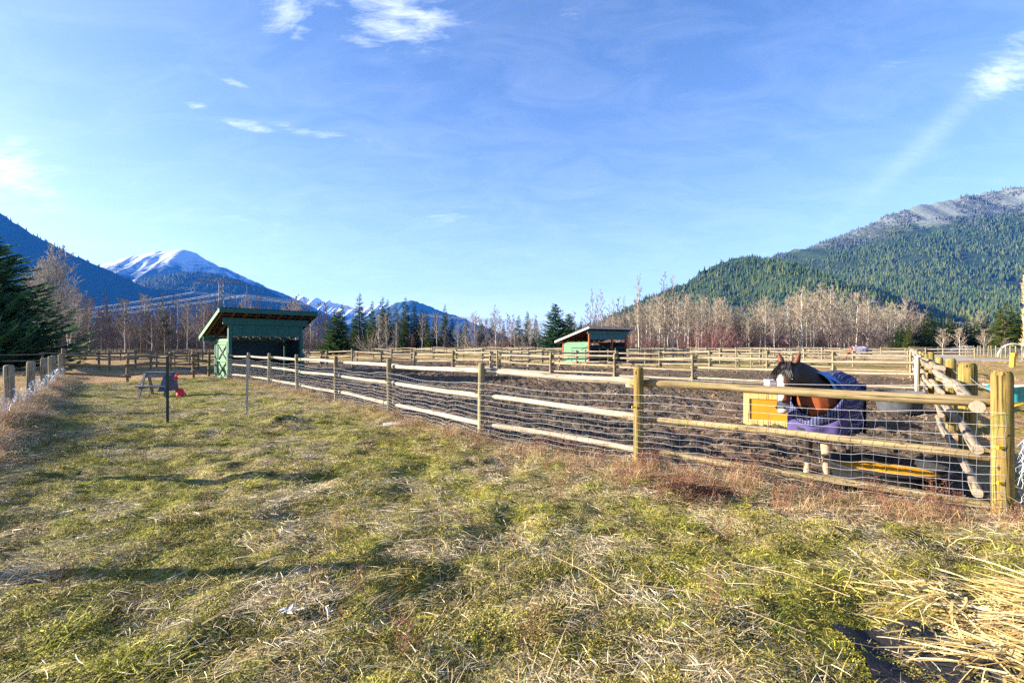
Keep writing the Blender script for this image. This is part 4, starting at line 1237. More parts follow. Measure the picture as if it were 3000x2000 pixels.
# woven wire on the pasture side
def woven_wire(name, pts, hs, dx, parent, mat, r=.0022, seed=0, wav=.03, crumple=0.0, out=.075, topdip=.0, bottom=0.02, sides=3):
    rd = np.random.RandomState(seed)
    pts3 = [Vector((*p, 0)) for p in pts]
    segs = [(a, b, (b - a).length) for a, b in zip(pts3[:-1], pts3[1:])]
    tot = sum(s[2] for s in segs)
    def pos(u):
        for a, b, L in segs:
            if u <= L or (a, b, L) == segs[-1]:
                d = (b - a).normalized(); nrm = Vector((-d.y, d.x, 0))
                t = max(0.0, min(1.0, u / L))
                return a.lerp(b, t), nrm, t
            u -= L
    m = int(tot / dx)
    cols = []
    for i in range(m + 1):
        u = i * dx
        p, nrm, t = pos(u)
        g = GZ(p.x, p.y)
        sag = topdip * math.sin(math.pi * t) ** 2
        colp = []
        for k, h in enumerate(hs):
            f = h / hs[-1]
            n1 = float(fbm(np.array([u * 1.7]), np.array([k * .25 + seed]), 60 + seed, 3)[0])
            n2 = float(vnoise(np.array([u * 4.1]), np.array([k * .9 + seed]), 66 + seed))
            z = g * (1 - f) + bottom + (h - sag * f ** 3) + wav * n1 * (.25 + .75 * f)
            side = out + crumple * n2 * f + .02 * n1
            al = (wav * .9 + crumple * .6) * n2 * (.3 + .7 * f)
            d = Vector((nrm.y, -nrm.x, 0))
            colp.append(p + nrm * side + d * al + Vector((0, 0, z)))
        cols.append(colp)
    b = MB()
    for c in cols:
        b.tube(c, r, sides, cap=False)
    for k in range(len(hs)):
        b.tube([c[k] for c in cols], r * (1.25 if k == len(hs) - 1 else 1), sides, cap=False)
    return b.obj(name, mat, parent, loc=-parent.location)
hs_fr = [.02, .09, .16, .23, .31, .39, .47, .56, .65, .74, .84, .95]
woven_wire('wire_mesh', FRONT, hs_fr, .095, front, MAT['wire'], r=.0017, seed=1, wav=.018, topdip=.05)
# smooth top wire with insulators
b = MB()
for i in range(len(FRONT) - 1):
    a, c = Vector((*FRONT[i], PHS[i] - .12)), Vector((*FRONT[i + 1], PHS[i + 1] - .12))
    d = (c - a).normalized(); nn = Vector((d.y, -d.x, 0)) * .03
    b.tube([p + nn for p in catenary(a, c, .05 if i != 5 else .10, 10)], .0022, 3, cap=False)
b.obj('top_wire', MAT['wire'], front, loc=-fl)
for i in (0, 1, 2, 3):
    for h in ((.62, .30) if i == 0 else (.75,)):
        q = MB(); x, y = FRONT[i]
        q.box((x - .075, y - .05, h + .05), (.05, .022, .025))
        q.obj('insulator', MAT['yellow'], front, loc=-fl)

# left netted fence
left = empty('netted_fence', (*LEFTF[0], 0), 0, 'fence of square grey posts hung with pale crumpled netting along the left edge', 'fence')
ll = left.location
LP = []
for i, (x, y) in enumerate(LEFTF):
    z = GZ(x, y)
    top = 1.42 if i < 2 else 1.20
    link('post', post_mesh(top - z, .075 if i != 8 else .09, 120 + i, MAT['greypost'], n=12, square=True, round_top=.035), left, Vector((x, y, z)) - ll, (.02 * ((i * 7) % 3 - 1), .02 * ((i * 5) % 3 - 1), .7))
woven_wire('netting', LEFTF, [.03, .12, .21, .30, .39, .48, .57, .66, .72], .085, left, MAT['netting'], r=.0019, seed=3, wav=.05, crumple=.06, out=-.10, topdip=.10)
b = MB()
nets = random.Random(5)
for i in range(2, len(LEFTF) - 1):      # loose folded netting bunched at the top
    a, c = Vector((*LEFTF[i], 0)), Vector((*LEFTF[i + 1], 0)); d = (c - a).normalized(); nn = Vector((d.y, -d.x, 0))
    for k in range(24):
        t = nets.random(); p = a.lerp(c, t) + nn * nets.uniform(.08, .17) + Vector((0, 0, nets.uniform(.45, .82) - .08 * math.sin(math.pi * t)))
        q = p + d * nets.uniform(-.10, .10) + Vector((0, 0, nets.uniform(-.12, .06))) + nn * nets.uniform(-.03, .03)
        s_ = q + d * nets.uniform(-.08, .08) + Vector((0, 0, nets.uniform(-.08, .08)))
        b.tube([p, q, s_], .0018, 3, cap=False)
b.obj('bunched_netting', MAT['netting'], left, loc=-ll)
b = MB()
for i in range(len(LEFTF) - 1):
    for h in (1.05, .78):
        a, c = Vector((*LEFTF[i], h)), Vector((*LEFTF[i + 1], h))
        d = (c - a).normalized(); nn = Vector((d.y, -d.x, 0)) * .09
        b.tube([p + nn for p in catenary(a, c, .03, 6)], .003, 3, cap=False)
b.obj('strand_wire', MAT['wire'], left, loc=-ll)

# back fence between the left fence and the near shed, another one behind it
BF = [(-18.4, 19.6), (-16.95, 21.05), (-15.85, 22.15), (-15.2, 22.8), (-14.75, 23.25)]
rail_fence(BF, 'brown round rail fence closing the pasture left of the near shed', None, (.28, .72, 1.10), OLD_POST, OLD_RAIL, 2.6, 1.2, 1.25)
BF2 = line_pts((-30, 27), (-12, 37), 2.6)
rail_fence(BF2, 'brown rail fence behind the one left of the near shed', None, (.3, .7, 1.08), OLD_POST, OLD_RAIL, 2.6, 1.2, 1.2)
rail_fence(line_pts((-24.0, 28.5), (-28.5, 44), 3.0), 'brown rail fence running away behind the left back corner', None, (.3, .7, 1.08), OLD_POST, OLD_RAIL, 2.6, 1.2, 1.2)
rail_fence(line_pts((-48, 46), (-22, 52), 3.0), 'farthest brown rail fence before the left wood', None, (.3, .7, 1.08), OLD_POST, OLD_RAIL, 2.6, 1.2, 1.2)
# paddock grid
def grid_line(a, b0, b1, step=3.1):
    return line_pts(P(a, b0), P(a, b1), step)
rail_fence(grid_line(12.6, 0.3, 37.0, 3.3), 'pale rail fence crossing the paddock just behind the blanketed horse')
rail_fence(line_pts((-10.6, 24.3), (-13.2, 29.5), 2.8) + [(-16.0, 37.2)], 'pale rail fence leading back from the right end of the near shed')
rail_fence(grid_line(25.2, 0.3, 46, 3.2), 'second pale rail fence behind the one at the horse')
rail_fence(grid_line(37.5, 0.3, 60, 3.2), 'third pale rail fence, in line with the second green shed')
rail_fence(grid_line(52, 0.3, 70, 3.4), 'fourth pale rail fence, beyond the second green shed')
rail_fence(grid_line(70, -6, 88, 4.2), 'fifth pale rail fence, out before the tree line')
rail_fence(line_pts(P(12.6, 17.5), P(52, 17.5), 3.3), 'pale cross fence running back left of the second green shed')
rail_fence(line_pts(P(25.2, 33), P(70, 33), 3.6), 'pale cross fence running back before the middle firs')
rail_fence(line_pts(P(25.2, 8.5), P(70, 8.5), 3.6), 'pale cross fence running back right of the second green shed')
rail_fence(line_pts((30, 92), (110, 84), 4.5), 'most distant pale rail fence along the foot of the right wood', None, (.4, .8, 1.15))
rail_fence(line_pts((40, 74), (84, 70), 4.0), 'distant pale rail fence beside the grazing horse', None, (.4, .8, 1.15))

# log fence running away from the corner post
side = empty('log_fence', (*FRONT[0], 0), 0, 'thick grey log fence running away from the big right corner post', 'fence')
sl = side.location
SA = [2.95, 5.75, 9.0, 12.6, 15.8, 19.0, 22.2, 25.4, 28.6, 32, 36, 40, 44]
SP = [P(a, 0) for a in SA]
SR = [.100, .075, .068, .065] + [.06] * 9
for i, (x, y) in enumerate(SP):
    link('post', post_mesh((1.36, 1.36, 1.33, 1.38)[i] if i < 4 else 1.3, SR[i], 150 + i, MAT['post_near'] if i < 6 else MAT['post'], n=16 if i < 3 else 9, round_top=.07 if i == 0 else .04), side, Vector((x, y, GZ(x, y))) - sl, (0, 0, i))
uv3 = Vector((U[0], U[1], 0)); vv3 = Vector((V[0], V[1], 0))
allp = [FRONT[0]] + SP
for i in range(len(allp) - 1):
    a, c = Vector((*allp[i], 0)), Vector((*allp[i + 1], 0))
    for k, h in enumerate((1.12, .70, .28)):
        r = (.060, .052, .046)[k] if i < 4 else .045
        off = vv3 * ((SR[i] if i else .09) + r * .85 + .02)
        if i % 2: off = off + vv3 * .05
        dz = -.05 if i % 2 else .04
        if i == 0: dz -= .13
        p0 = a + off - uv3 * (.28 if i else -.02) + Vector((0, 0, h + dz)); p1 = c + off + uv3 * .22 + Vector((0, 0, h + dz * .6))
        L = (p1 - p0).length
        put_log(log_mesh(L, r, r * .9, 220 + i * 3 + k, MAT['log_grey'] if i < 5 else MAT['rail'], n=14 if i < 4 else 7, segs=6, wob=.015), p0, p1, L, side)
b = MB()
for i in range(0, 4):
    a, c = Vector((*allp[i], 1.18)), Vector((*allp[i + 1], 1.16))
    b.tube([p + vv3 * (-.02) for p in catenary(a, c, .06, 8)], .003, 3, cap=False)
b.obj('strand_wire', MAT['wire'], side, loc=-sl)
# galvanised pipe post at the gate
b = MB(); gx_, gy_ = P(12.2, .35)
b.tube([(0, 0, -.1), (0, 0, 1.28)], .035, 10)
props(b.obj('pipe_post', MAT['white'], None, True, (gx_, gy_, GZ(gx_, gy_))), 'slim white pipe post where the cross fence meets the log fence', 'post')

# far right palisade by the track
pal = empty('stake_fence', (64, 64, 0), 0, 'fence of tall yellowish stakes with wire beside the gravel pile', 'fence')
pl_ = pal.location
pts = line_pts((75.5, 80), (53.0, 49), 2.35)
for i, (x, y) in enumerate(pts):
    link('stake', rf.choice(FAR_POST), pal, Vector((x, y, 0)) - pl_, (rf.uniform(-.06, .06), rf.uniform(-.08, .08), i), (1.25, 1.25, 1.15))
woven_wire('wire_mesh', pts, [.1, .35, .6, .85, 1.1], .5, pal, MAT['wire'], r=.010, seed=4, wav=.03)
# ------------------------------------------------------------------ sheds
def shed(loc, rz, W, D, HF, HB, label, paint_wall, paint_front, fascia, post_mat, open_z, door=True, over=.5, style=1, detail=True):
    """run-in shed; local x along the open front, y to the back, z up"""
    r = empty('run_in_shed', (loc[0], loc[1], 0), rz, label, 'shed')
    def part(name, b, m, smooth=False, p=None): return b.obj(name, m, p or r, smooth)
    def zt(y): return HF - .16 + (HB - HF) * (y + over) / (D + 2 * over)   # underside of the rafters
    def wallpoly(x, th, y0, y1, z0f, z1f, n=1):
        b = MB()
        vs = []
        for xx in (x, x + th):
            vs += [(xx, y0, z0f(y0)), (xx, y1, z0f(y1)), (xx, y1, z1f(y1)), (xx, y0, z1f(y0))]
        b.add(vs, [(0, 1, 2, 3), (7, 6, 5, 4), (0, 4, 5, 1), (1, 5, 6, 2), (2, 6, 7, 3), (3, 7, 4, 0)])
        return b
    # corner posts
    for x, y in ((.06, .06), (W - .06, .06), (.06, D - .06), (W - .06, D - .06)) + (((W * .6, .06),) if style == 2 else ()):
        b = MB(); b.box((0, 0, (zt(y) - .05) / 2), (.14, .14, zt(y) - .05))
        o = part('post', b, post_mat); o.location = (x, y, 0)
    wt = 1.86 if style == 1 else 1.85
    # boards of the left wall, one by one
    n = 9 if detail else 5
    y0, y1 = .14, D - .14
    for i in range(n):
        a = y0 + (y1 - y0) * i / n; c = y0 + (y1 - y0) * (i + 1) / n - .006
        part('wall_board', wallpoly(.02 + .004 * (i % 2), .025, a, c, lambda y: .02, lambda y: min(wt, zt(y) - .12)), paint_wall)
    part('top_rail', wallpoly(-.006, .06, .0, D, lambda y: min(wt - .12, zt(y) - .24), lambda y: min(wt + .02, zt(y) - .1)), paint_wall)
    for i in range(n):
        a = y0 + (y1 - y0) * i / n; c = y0 + (y1 - y0) * (i + 1) / n - .006
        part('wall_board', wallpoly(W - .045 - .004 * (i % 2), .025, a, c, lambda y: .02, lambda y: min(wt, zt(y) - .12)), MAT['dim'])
    m = 12 if detail else 6
    for i in range(m):
        a = .14 + (W - .28) * i / m; c = .14 + (W - .28) * (i + 1) / m - .006
        b = MB(); zz = HB - .16 if style == 1 else 1.55
        b.box(((a + c) / 2, D - .04 + .004 * (i % 2), zz / 2), (c - a, .025, zz))
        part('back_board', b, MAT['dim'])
    if door and style == 1:
        dy0, dy1, dz1 = .20, D - .42, 1.70
        b = MB()
        for y in (dy0, dy1): b.box((-.018, y, .9), (.03, .07, 1.7))
        for z in (.10, .86, 1.66): b.box((-.014, (dy0 + dy1) / 2, z), (.03, dy1 - dy0 - .08, .07))
        dr = part('side_door', b, paint_wall)
        for za, zb_ in ((.12, .85), (.85, 1.62)):
            for q0, q1 in ((za, zb_), (zb_, za)):
                b = MB(); b.beam((-.005 - .006 * (q0 > q1), dy0 + .03, q0), (-.005 - .006 * (q0 > q1), dy1 - .03, q1), .03, .045)
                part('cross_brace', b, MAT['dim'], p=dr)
    if style == 2:
        b = MB(); b.beam((-.004, .2, 1.5), (-.004, D - .2, .1), .025, .05); part('cross_brace', b, MAT['teal'])
    # header over the opening
    b = MB(); b.box((W / 2, -.03, zt(0) - .17), (W + .5, .07, .28)); part('header_beam', b, paint_front)
    nb = 6 if style == 1 else 2
    for i in range(nb):
        a = .14 + (W - .28) * i / nb; c = .14 + (W - .28) * (i + 1) / nb
        b = MB(); b.box(((a + c) / 2, .02, (open_z + zt(0) - .31) / 2), (c - a - .012, .025, zt(0) - .31 - open_z)); part('header_panel', b, paint_front)
        if i: 
            b = MB(); b.box((a, .0, (open_z + zt(0) - .31) / 2), (.05, .03, zt(0) - .31 - open_z - .01)); part('batten', b, paint_front)
    b = MB(); b.box((W / 2, -.012, open_z - .03), (W - .28, .06, .09)); part('header_sill', b, paint_front)
    # rafters, deck boards, roof sheet
    y0, y1 = -over, D + over
    slope = math.atan2(HB - HF, D + 2 * over)
    nr = 9
    for i in range(nr):
        x = -over + .12 + (W + 2 * over - .24) * i / (nr - 1)
        b = MB(); b.beam((x, y0 + .04, HF - .09), (x, y1 - .04, HB - .09), .045, .14); part('rafter', b, MAT['rafter'])
    nd = 12
    for i in range(nd):
        t0, t1 = i / nd, (i + .72) / nd
        b = MB(); ya, yb = y0 + (y1 - y0) * t0, y0 + (y1 - y0) * t1; za, zb_ = HF + (HB - HF) * t0, HF + (HB - HF) * t1
        b.beam((W / 2 - (W + 2 * over) / 2 + .03, (ya + yb) / 2, (za + zb_) / 2 - .005), (W + over - .03, (ya + yb) / 2, (za + zb_) / 2 - .005), (yb - ya), .02)
        part('deck_board', b, MAT['deck'])
    b = MB()
    Wx0, Wx1 = -over - .04, W + over + .04
    nrib = 24
    top, bot = [], []
    for e, (y, z) in enumerate(((y0 - .06, HF + .035), (y1 + .06, HB + .035))):
        for i in range(nrib * 2 + 1):
            top.append((Wx0 + (Wx1 - Wx0) * i / (nrib * 2), y, z + (.022 if i % 2 else 0)))
    k = nrib * 2 + 1
    b.add(top, [(i, i + 1, k + i + 1, k + i) for i in range(k - 1)])
    part('roof_sheet', b, MAT['roofmetal'])
    b = MB(); b.box((W / 2, y0 - .02, HF - .075), (W + 2 * over + .05, .035, .19)); part('fascia', b, fascia)
    b = MB(); b.box((W / 2, y1 + .02, HB - .10), (W + 2 * over + .05, .035, .20)); part('fascia', b, paint_wall if style == 1 else fascia)
    for x in (-over - .02, W + over + .02):
        b = MB(); b.beam((x, y0 - .04, HF - .06), (x, y1 + .04, HB - .06), .03, .17); part('barge_board', b, MAT['green_lit'] if style == 1 else fascia)
    if style == 1:
        b = MB(); b.box((-over / 2 - .01, D + .02, zt(D) - .12), (over - .04, .05, .2)); part('tail_board', b, paint_front)
    return r
rz1 = math.atan2(.735, .678)
s1 = shed((-12.88, 21.72), rz1, 3.36, 2.0, 3.22, 1.98, 'near green wooden run-in shed with cross braced side door', MAT['green_lit'], MAT['green'], MAT['green'], MAT['green'], 2.06)
rz2 = math.atan2(.57, .82)
s2 = shed((PX(1726, 42.6), 42.6), rz2, 4.9, 3.6, 3.2, 1.95, 'second green run-in shed with reddish posts and pale barge board in the middle', MAT['green_lit'], MAT['teal'], MAT['fascia_grey'], MAT['red_wood'], 2.15, style=2)
s3 = shed((PX(2222, 140), 140), math.atan2(.35, .94), 4.6, 4.0, 3.1, 2.2, 'tiny far green shed before the right wood', MAT['green'], MAT['green'], MAT['green'], MAT['green'], 2.4, door=False, style=2, detail=False)

# pipe gates near the second shed
def pipe_gate(a, c, label):
    a, c = Vector((*a, 0)), Vector((*c, 0)); r = empty('pipe_gate', a, 0, label, 'gate')
    b = MB(); d = c - a
    b.tube([(0, 0, .2), (0, 0, 1.35), d + Vector((0, 0, 1.35)), d + Vector((0, 0, .2)), (0, 0, .2)], .03, 6)
    b.obj('gate_frame', MAT['gate'], r)
    for z in (.42, .65, .88, 1.12):
        b = MB(); b.tube([(0, 0, z), d + Vector((0, 0, z))], .018, 5); b.obj('gate_bar', MAT['gate'], r)
    for t in (.33, .66):
        b = MB(); b.tube([d * t + Vector((0, 0, .2)), d * t + Vector((0, 0, 1.35))], .02, 5); b.obj('gate_upright', MAT['gate'], r)
pipe_gate((PX(1675, 39), 39), (PX(1800, 39.6), 39.6), 'dark pipe gate in front of the lit side of the second shed')
pipe_gate((PX(1803, 39.7), 39.7), (PX(1920, 40.5), 40.5), 'dark pipe gate in front of the open side of the second shed')
pipe_gate((PX(1925, 40.6), 40.6), (PX(2010, 42), 42), 'dark pipe gate right of the second shed')

# ------------------------------------------------------------------ horse
def remeshed(b, mat, voxel, smooth_it=6):
    me = b.mesh('tmp', mat)
    o = bpy.data.objects.new('tmp', me); C.objects.link(o)
    md = o.modifiers.new('r', 'REMESH'); md.mode = 'VOXEL'; md.voxel_size = voxel; md.use_smooth_shade = True
    ms = o.modifiers.new('s', 'SMOOTH'); ms.iterations = smooth_it; ms.factor = .5
    dg = bpy.context.evaluated_depsgraph_get(); dg.update()
    out = bpy.data.meshes.new_from_object(o.evaluated_get(dg))
    bpy.data.objects.remove(o)
    if not out.materials: out.materials.append(mat)
    return out
def ell_ring(c, fwd, ry, rz, n=18, up=Vector((0, 0, 1))):
    fwd = Vector(fwd).normalized()
    s = up.cross(fwd)
    if s.length < 1e-4: s = Vector((0, 1, 0))
    s.normalize(); u = fwd.cross(s)
    c = Vector(c)
    return [c + s * math.cos(2 * math.pi * k / n) * ry + u * math.sin(2 * math.pi * k / n) * rz for k in range(n)]
def loft_path(b, st, up=Vector((0, 0, 1)), n=18):
    """st: list of (point, side radius, up radius)"""
    pts = [Vector(p) for p, _, _ in st]
    rings = []
    for i, (p, ry, rz) in enumerate(st):
        f = pts[min(i + 1, len(pts) - 1)] - pts[max(i - 1, 0)]
        rings.append(ell_ring(p, f, ry, rz, n, up))
    b.loft(rings)
def horse_coat(name, base, dark):
    m, t = newmat(name)
    a = t.attr('coat').outputs['Color']
    n = t.noise(t.obj(), 60, 4, 0.6)
    c = t.mix(a, t.math('MULTIPLY', n, 1.0), 0.0)
    c = t.hsv(a, 0.5, 1.0, t.math('ADD', 0.75, t.math('MULTIPLY', n, 0.5)))
    t.out(c, 0.55, t.bump(n, 0.15, 0.004), 0.35)
    return m
MAT['coat'] = horse_coat('pinto_coat', 0, 0)
MAT['mane'] = plain('black_mane_hair', (0.012, 0.010, 0.010), 0.5, 0.4, 40, 0.4)
MAT['hoof'] = plain('dark_hoof', (0.10, 0.075, 0.055), 0.6, 0.3, 20)
MAT['eye'] = plain('dark_eye', (0.008, 0.006, 0.005), 0.1, 0.0, 5, 0.6, bump=0)
def blanket_mat():
    m, t = newmat('navy_plaid_blanket')
    u, v, _ = t.sep(t.uv())[:3]
    u = t.math('ADD', u, 5.0); v = t.math('ADD', v, 5.0)
    def lines(x, per, wd, off=0.0):
        f = t.math('FRACT', t.math('ADD', t.math('DIVIDE', x, per), off))
        return t.math('LESS_THAN', f, wd)
    base = (0.007, 0.012, 0.058)
    a = t.math('ADD', lines(u, .115, .16), lines(u, .115, .10, .30), clamp=True)
    b_ = t.math('ADD', lines(v, .115, .16), lines(v, .115, .10, .30), clamp=True)
    dash = t.math('MULTIPLY', b_, lines(u, .034, .55))
    dash2 = t.math('MULTIPLY', a, lines(v, .034, .55))
    c = t.mix(base, (0.020, 0.012, 0.06), t.math('MULTIPLY', lines(u, .23, .5), .8))
    c = t.mix(c, (0.07, 0.09, 0.22), t.math('MULTIPLY', dash2, .55))
    c = t.mix(c, (0.34, 0.36, 0.52), t.math('MULTIPLY', dash, .75))
    n = t.noise(t.obj(), 7, 4, 0.6)
    c = t.hsv(c, 0.5, 1.0, t.math('ADD', .7, t.math('MULTIPLY', n, .6)))
    t.out(c, 0.8, t.bump(n, .5, .03), 0.2)
    return m
MAT['blanket'] = blanket_mat()
MAT['purple'] = plain('purple_blanket_front', (0.060, 0.045, 0.14), 0.75, 0.3, 6, 0.2, bump=.4)
MAT['collar'] = plain('light_blue_neck_lining', (0.10, 0.24, 0.50), 0.8, 0.3, 8, 0.2)
MAT['strap'] = plain('dark_strap', (0.015, 0.015, 0.03), 0.6, 0.2, 8)
MAT['graycloth'] = plain('grey_purple_blanket', (0.30, 0.27, 0.32), 0.8, 0.25, 5)

def build_horse(loc, yaw, label, neck, head, voxel, coatfn, s=1.0, hooves=True):
    root = empty('horse', loc, yaw, label, 'horse')
    root.scale = (s, s, s)
    b = MB()
    trunk = [((-.84, 0, 1.00), .05, .08), ((-.80, 0, 1.01), .17, .21), ((-.70, 0, 1.03), .25, .28), ((-.52, 0, 1.03), .285, .31), ((-.30, 0, 1.00), .29, .325),
             ((-.05, 0, .97), .295, .335), ((.18, 0, .97), .28, .345), ((.36, 0, .99), .25, .34), ((.50, 0, 1.00), .215, .30), ((.60, 0, .99), .165, .23), ((.655, 0, .98), .08, .13)]
    loft_path(b, trunk)
    loft_path(b, neck, Vector((0, 0, 1)))
    b.loft([ell_ring(p, f, rs_, ru, 18, Vector(up)) for p, f, rs_, ru, up in head['rings']])
    def leg(pts, rad, n=12):
        b.tube(pts, rad, n)
    for sy in (-1, 1):
        k = .03 if sy > 0 else -.02
        y = sy * .112
        leg([(.43, y * .95, .95), (.45 + k, y, .74), (.46 + k, y * .97, .56), (.465 + k, y * .95, .47), (.465 + k, y * .95, .42), (.455 + k, y * .95, .30), (.45 + k, y * .95, .18), (.47 + k, y * .95, .10), (.50 + k, y * .95, .055)],
            [.15, .095, .066, .062, .056, .040, .041, .046, .048])
        y = sy * .135
        k = -.02 * sy
        leg([(-.60, y * .85, 1.0), (-.53 + k, y, .78), (-.60 + k, y, .62), (-.715 + k, y, .50), (-.74 + k, y, .45), (-.715 + k, y, .30), (-.70 + k, y, .17), (-.67 + k, y, .10), (-.64 + k, y, .055)],
            [.23, .165, .10, .07, .065, .046, .044, .048, .05])
    for (p0, p1, r) in head['ears']:
        p0, p1 = Vector(p0), Vector(p1)
        b.tube([p0, p0.lerp(p1, .35), p0.lerp(p1, .75), p1], [r * .8, r, r * .55, r * .16], 8)
    me = remeshed(b, MAT['coat'], voxel, 4)
    n = len(me.vertices)
    co = np.zeros(n * 3, np.float32); me.vertices.foreach_get('co', co); co = co.reshape(n, 3)
    col = np.ones((n, 4), np.float32); col[:, :3] = coatfn(co)
    at_ = me.color_attributes.new('coat', 'FLOAT_COLOR', 'POINT'); at_.data.foreach_set('color', col.ravel())
    link('body', me, root)
    if hooves:
        for x, y in ((.53 + .03, .106), (.53 - .02, -.106), (-.63 - .02, .135), (-.63 + .02, -.135)):
            h = MB(); h.lathe([(.062, 0), (.060, .01), (.050, .062), (.03, .07)], 14, (0, 0, 0), 0, True, True)
            h.obj('hoof', MAT['hoof'], root, True, (x, y, -.005))
    return root

HY = math.atan2(-.71, -.70)
HX = Vector((3.74, 5.88, 0))                       # point between the fore hooves
hl = HX - Vector((math.cos(HY), math.sin(HY), 0)) * .5
hl.z = GZ(HX.x, HX.y) + .0
# head: poll to muzzle, turned a little to the horse's right
PO, MU = Vector((.71, -.255, 1.44)), Vector((.89, -.27, .905))
ax = (MU - PO).normalized()
hup = Vector((.83, -.22, .30)).normalized()          # towards the front of the face
hup = (hup - ax * hup.dot(ax)).normalized()
hside = hup.cross(ax).normalized()
rings = []
for t, a, c_, sh in ((-.06, .055, .06, 0), (0.02, .088, .095, 0), (.12, .098, .115, -.012), (.24, .102, .128, -.02), (.36, .092, .118, -.018), (.50, .074, .092, -.006), (.64, .060, .072, .002), (.78, .056, .064, .0), (.90, .062, .062, -.004), (.98, .054, .052, -.008), (1.03, .030, .03, -.01)):
    p = PO + (MU - PO) * t + hup * sh
    rings.append((p, ax, a * 1.22, c_ * 1.12, tuple(hup)))
neck1 = [((.26, 0, 1.05), .18, .26), ((.42, -.03, 1.16), .145, .24), ((.54, -.10, 1.27), .115, .20), ((.63, -.18, 1.36), .098, .165), ((.69, -.235, 1.42), .088, .13), ((.73, -.26, 1.45), .06, .08)]
ears = [(PO + hside * s_ * .078 - ax * .035 - hup * .02, PO + hside * s_ * .140 - ax * .20 + hup * .02, .040) for s_ in (-1, 1)]
def coat1(co):
    n = len(co)
    bay = np.tile(np.array([.020, .011, .008], np.float32), (n, 1))
    x, y, z = co.T
    # bright bay chest
    nz = fbm(x * 9, y * 9 + z * 7, 3, 3)
    ch = (sm(x, .40, .50) * (1 - sm(z, 1.06, 1.16)) * sm(z, .70, .80))[:, None]
    bay = bay * (1 - ch) + np.array([.20, .045, .011]) * ch
    # blaze and muzzle
    rel = co - np.array(PO); tpos = rel @ np.array(ax) / (MU - PO).length; sd_ = rel @ np.array(hside); fr_ = rel @ np.array(hup)
    face = (tpos > -.4) & (x > .55) & (z < 1.75) & (np.abs(sd_) < .16)
    cheek = (sm(tpos, .1, .3) * (fr_ > -.2) * face * .55)[:, None]
    bay = bay * (1 - cheek) + np.array([.060, .024, .014]) * cheek
    wv = .040 - .020 * np.abs(tpos - .5) + .016 * nz
    bl = (face & (fr_ > .01) & (tpos > .24) & (np.abs(sd_ + .008) < wv) & (tpos < .99)) | (face & (tpos > .84) & (fr_ > -.055))
    bay[bl] = (.46, .40, .35)
    lip = face & (tpos > 1.03)
    bay[lip] = (.13, .07, .06)
    blk = face & (tpos > .72) & (fr_ < -.055)
    bay[blk] = (.03, .02, .02)
    ear = face & (tpos < -.10)
    bay[ear & (fr_ < .012)] = (.03, .015, .010)
    bay[ear & (fr_ >= .012)] = (.10, .026, .011)
    # white stockings with dark patches
    leg = z < .62
    pat = fbm(x * 5 + y * 6, z * 7, 8, 3)
    white = leg & (((z < .30 + .06 * nz) & (pat > -.35)) | ((z < .50) & (pat > .0)) | ((z < .56) & (y > .05) & (z > .40)))
    bay[white] = (.36, .26, .165)
    return bay
horse = build_horse(hl, HY, 'bay and white horse in a navy plaid blanket looking over the fence', neck1, {'rings': rings, 'ears': ears}, .0125, coat1)
for s_ in (-1, 1):
    e = MB(); c = PO + (MU - PO) * .30 + hside * s_ * .106 + hup * .05
    e.lathe([(.002, -.02), (.014, -.014), (.02, 0), (.014, .014), (.002, .02)], 12, c)
    e.obj('eye', MAT['eye'], horse, True)
    e = MB(); c = PO + (MU - PO) * .925 + hside * s_ * .048 + hup * .048
    e.lathe([(.002, -.016), (.011, -.010), (.014, 0), (.011, .010), (.002, .016)], 10, c)
    e.obj('nostril', MAT['eye'], horse, True)
hr = random.Random(9)
b = MB()
for k in range(120):                      # forelock
    s0 = hr.choice((-1, 1)) * hr.uniform(.012, .065)
    p = PO + hside * s0 - ax * .05 + hup * hr.uniform(.03, .075)
    q = PO + hside * (s0 * 1.5 + hr.uniform(-.02, .02)) + (MU - PO) * .14 + hup * (.118 + hr.uniform(0, .015))
    e = PO + hside * (s0 * 2.0 + hr.uniform(-.03, .03)) + (MU - PO) * hr.uniform(.18, .32) + hup * (.125 + hr.uniform(0, .02) - abs(s0) * .7)
    b.tube([p, q, e], [.006, .005, .0015], 3, cap=False)
b.obj('forelock', MAT['mane'], horse)
b = MB()
for k in range(420):                      # mane falling on both sides of the crest
    t = hr.random()
    i = t * (len(neck1) - 2); j = int(i); f = i - j
    c = Vector(neck1[j][0]).lerp(Vector(neck1[j + 1][0]), f); rz_ = neck1[j][2] * (1 - f) + neck1[j + 1][2] * f; ry_ = neck1[j][1] * (1 - f) + neck1[j + 1][1] * f
    dirn = (Vector(neck1[j + 1][0]) - Vector(neck1[j][0])).normalized(); nrm = Vector((0, 1, 0)).cross(dirn) * -1
    if nrm.z < 0: nrm = -nrm
    top = c + nrm * (rz_ * 1.0) + Vector((0, hr.uniform(-.015, .015), 0))
    sg = 1 if hr.random() < .72 else -1
    mid = top + Vector((hr.uniform(.0, .04), sg * (ry_ * .75 + hr.uniform(.01, .03)), -rz_ * .42))
    end = mid + Vector((hr.uniform(.01, .06), sg * (ry_ * .3 + hr.uniform(.0, .03)), -hr.uniform(.10, .24)))
    b.tube([top, mid, end], [.007, .006, .002], 3, cap=False)
b.obj('mane', MAT['mane'], horse)
b = MB()
for k in range(120):                      # tail
    y = hr.uniform(-.05, .05); x = -.84 + hr.uniform(-.03, .02)
    b.tube([(x, y * .5, 1.12), (x - .08, y, .95), (x - .09 + hr.uniform(-.03, .03), y * 1.4, .5), (x - .07, y * 1.5, hr.uniform(.2, .4))], [.008, .009, .007, .002], 3, cap=False)
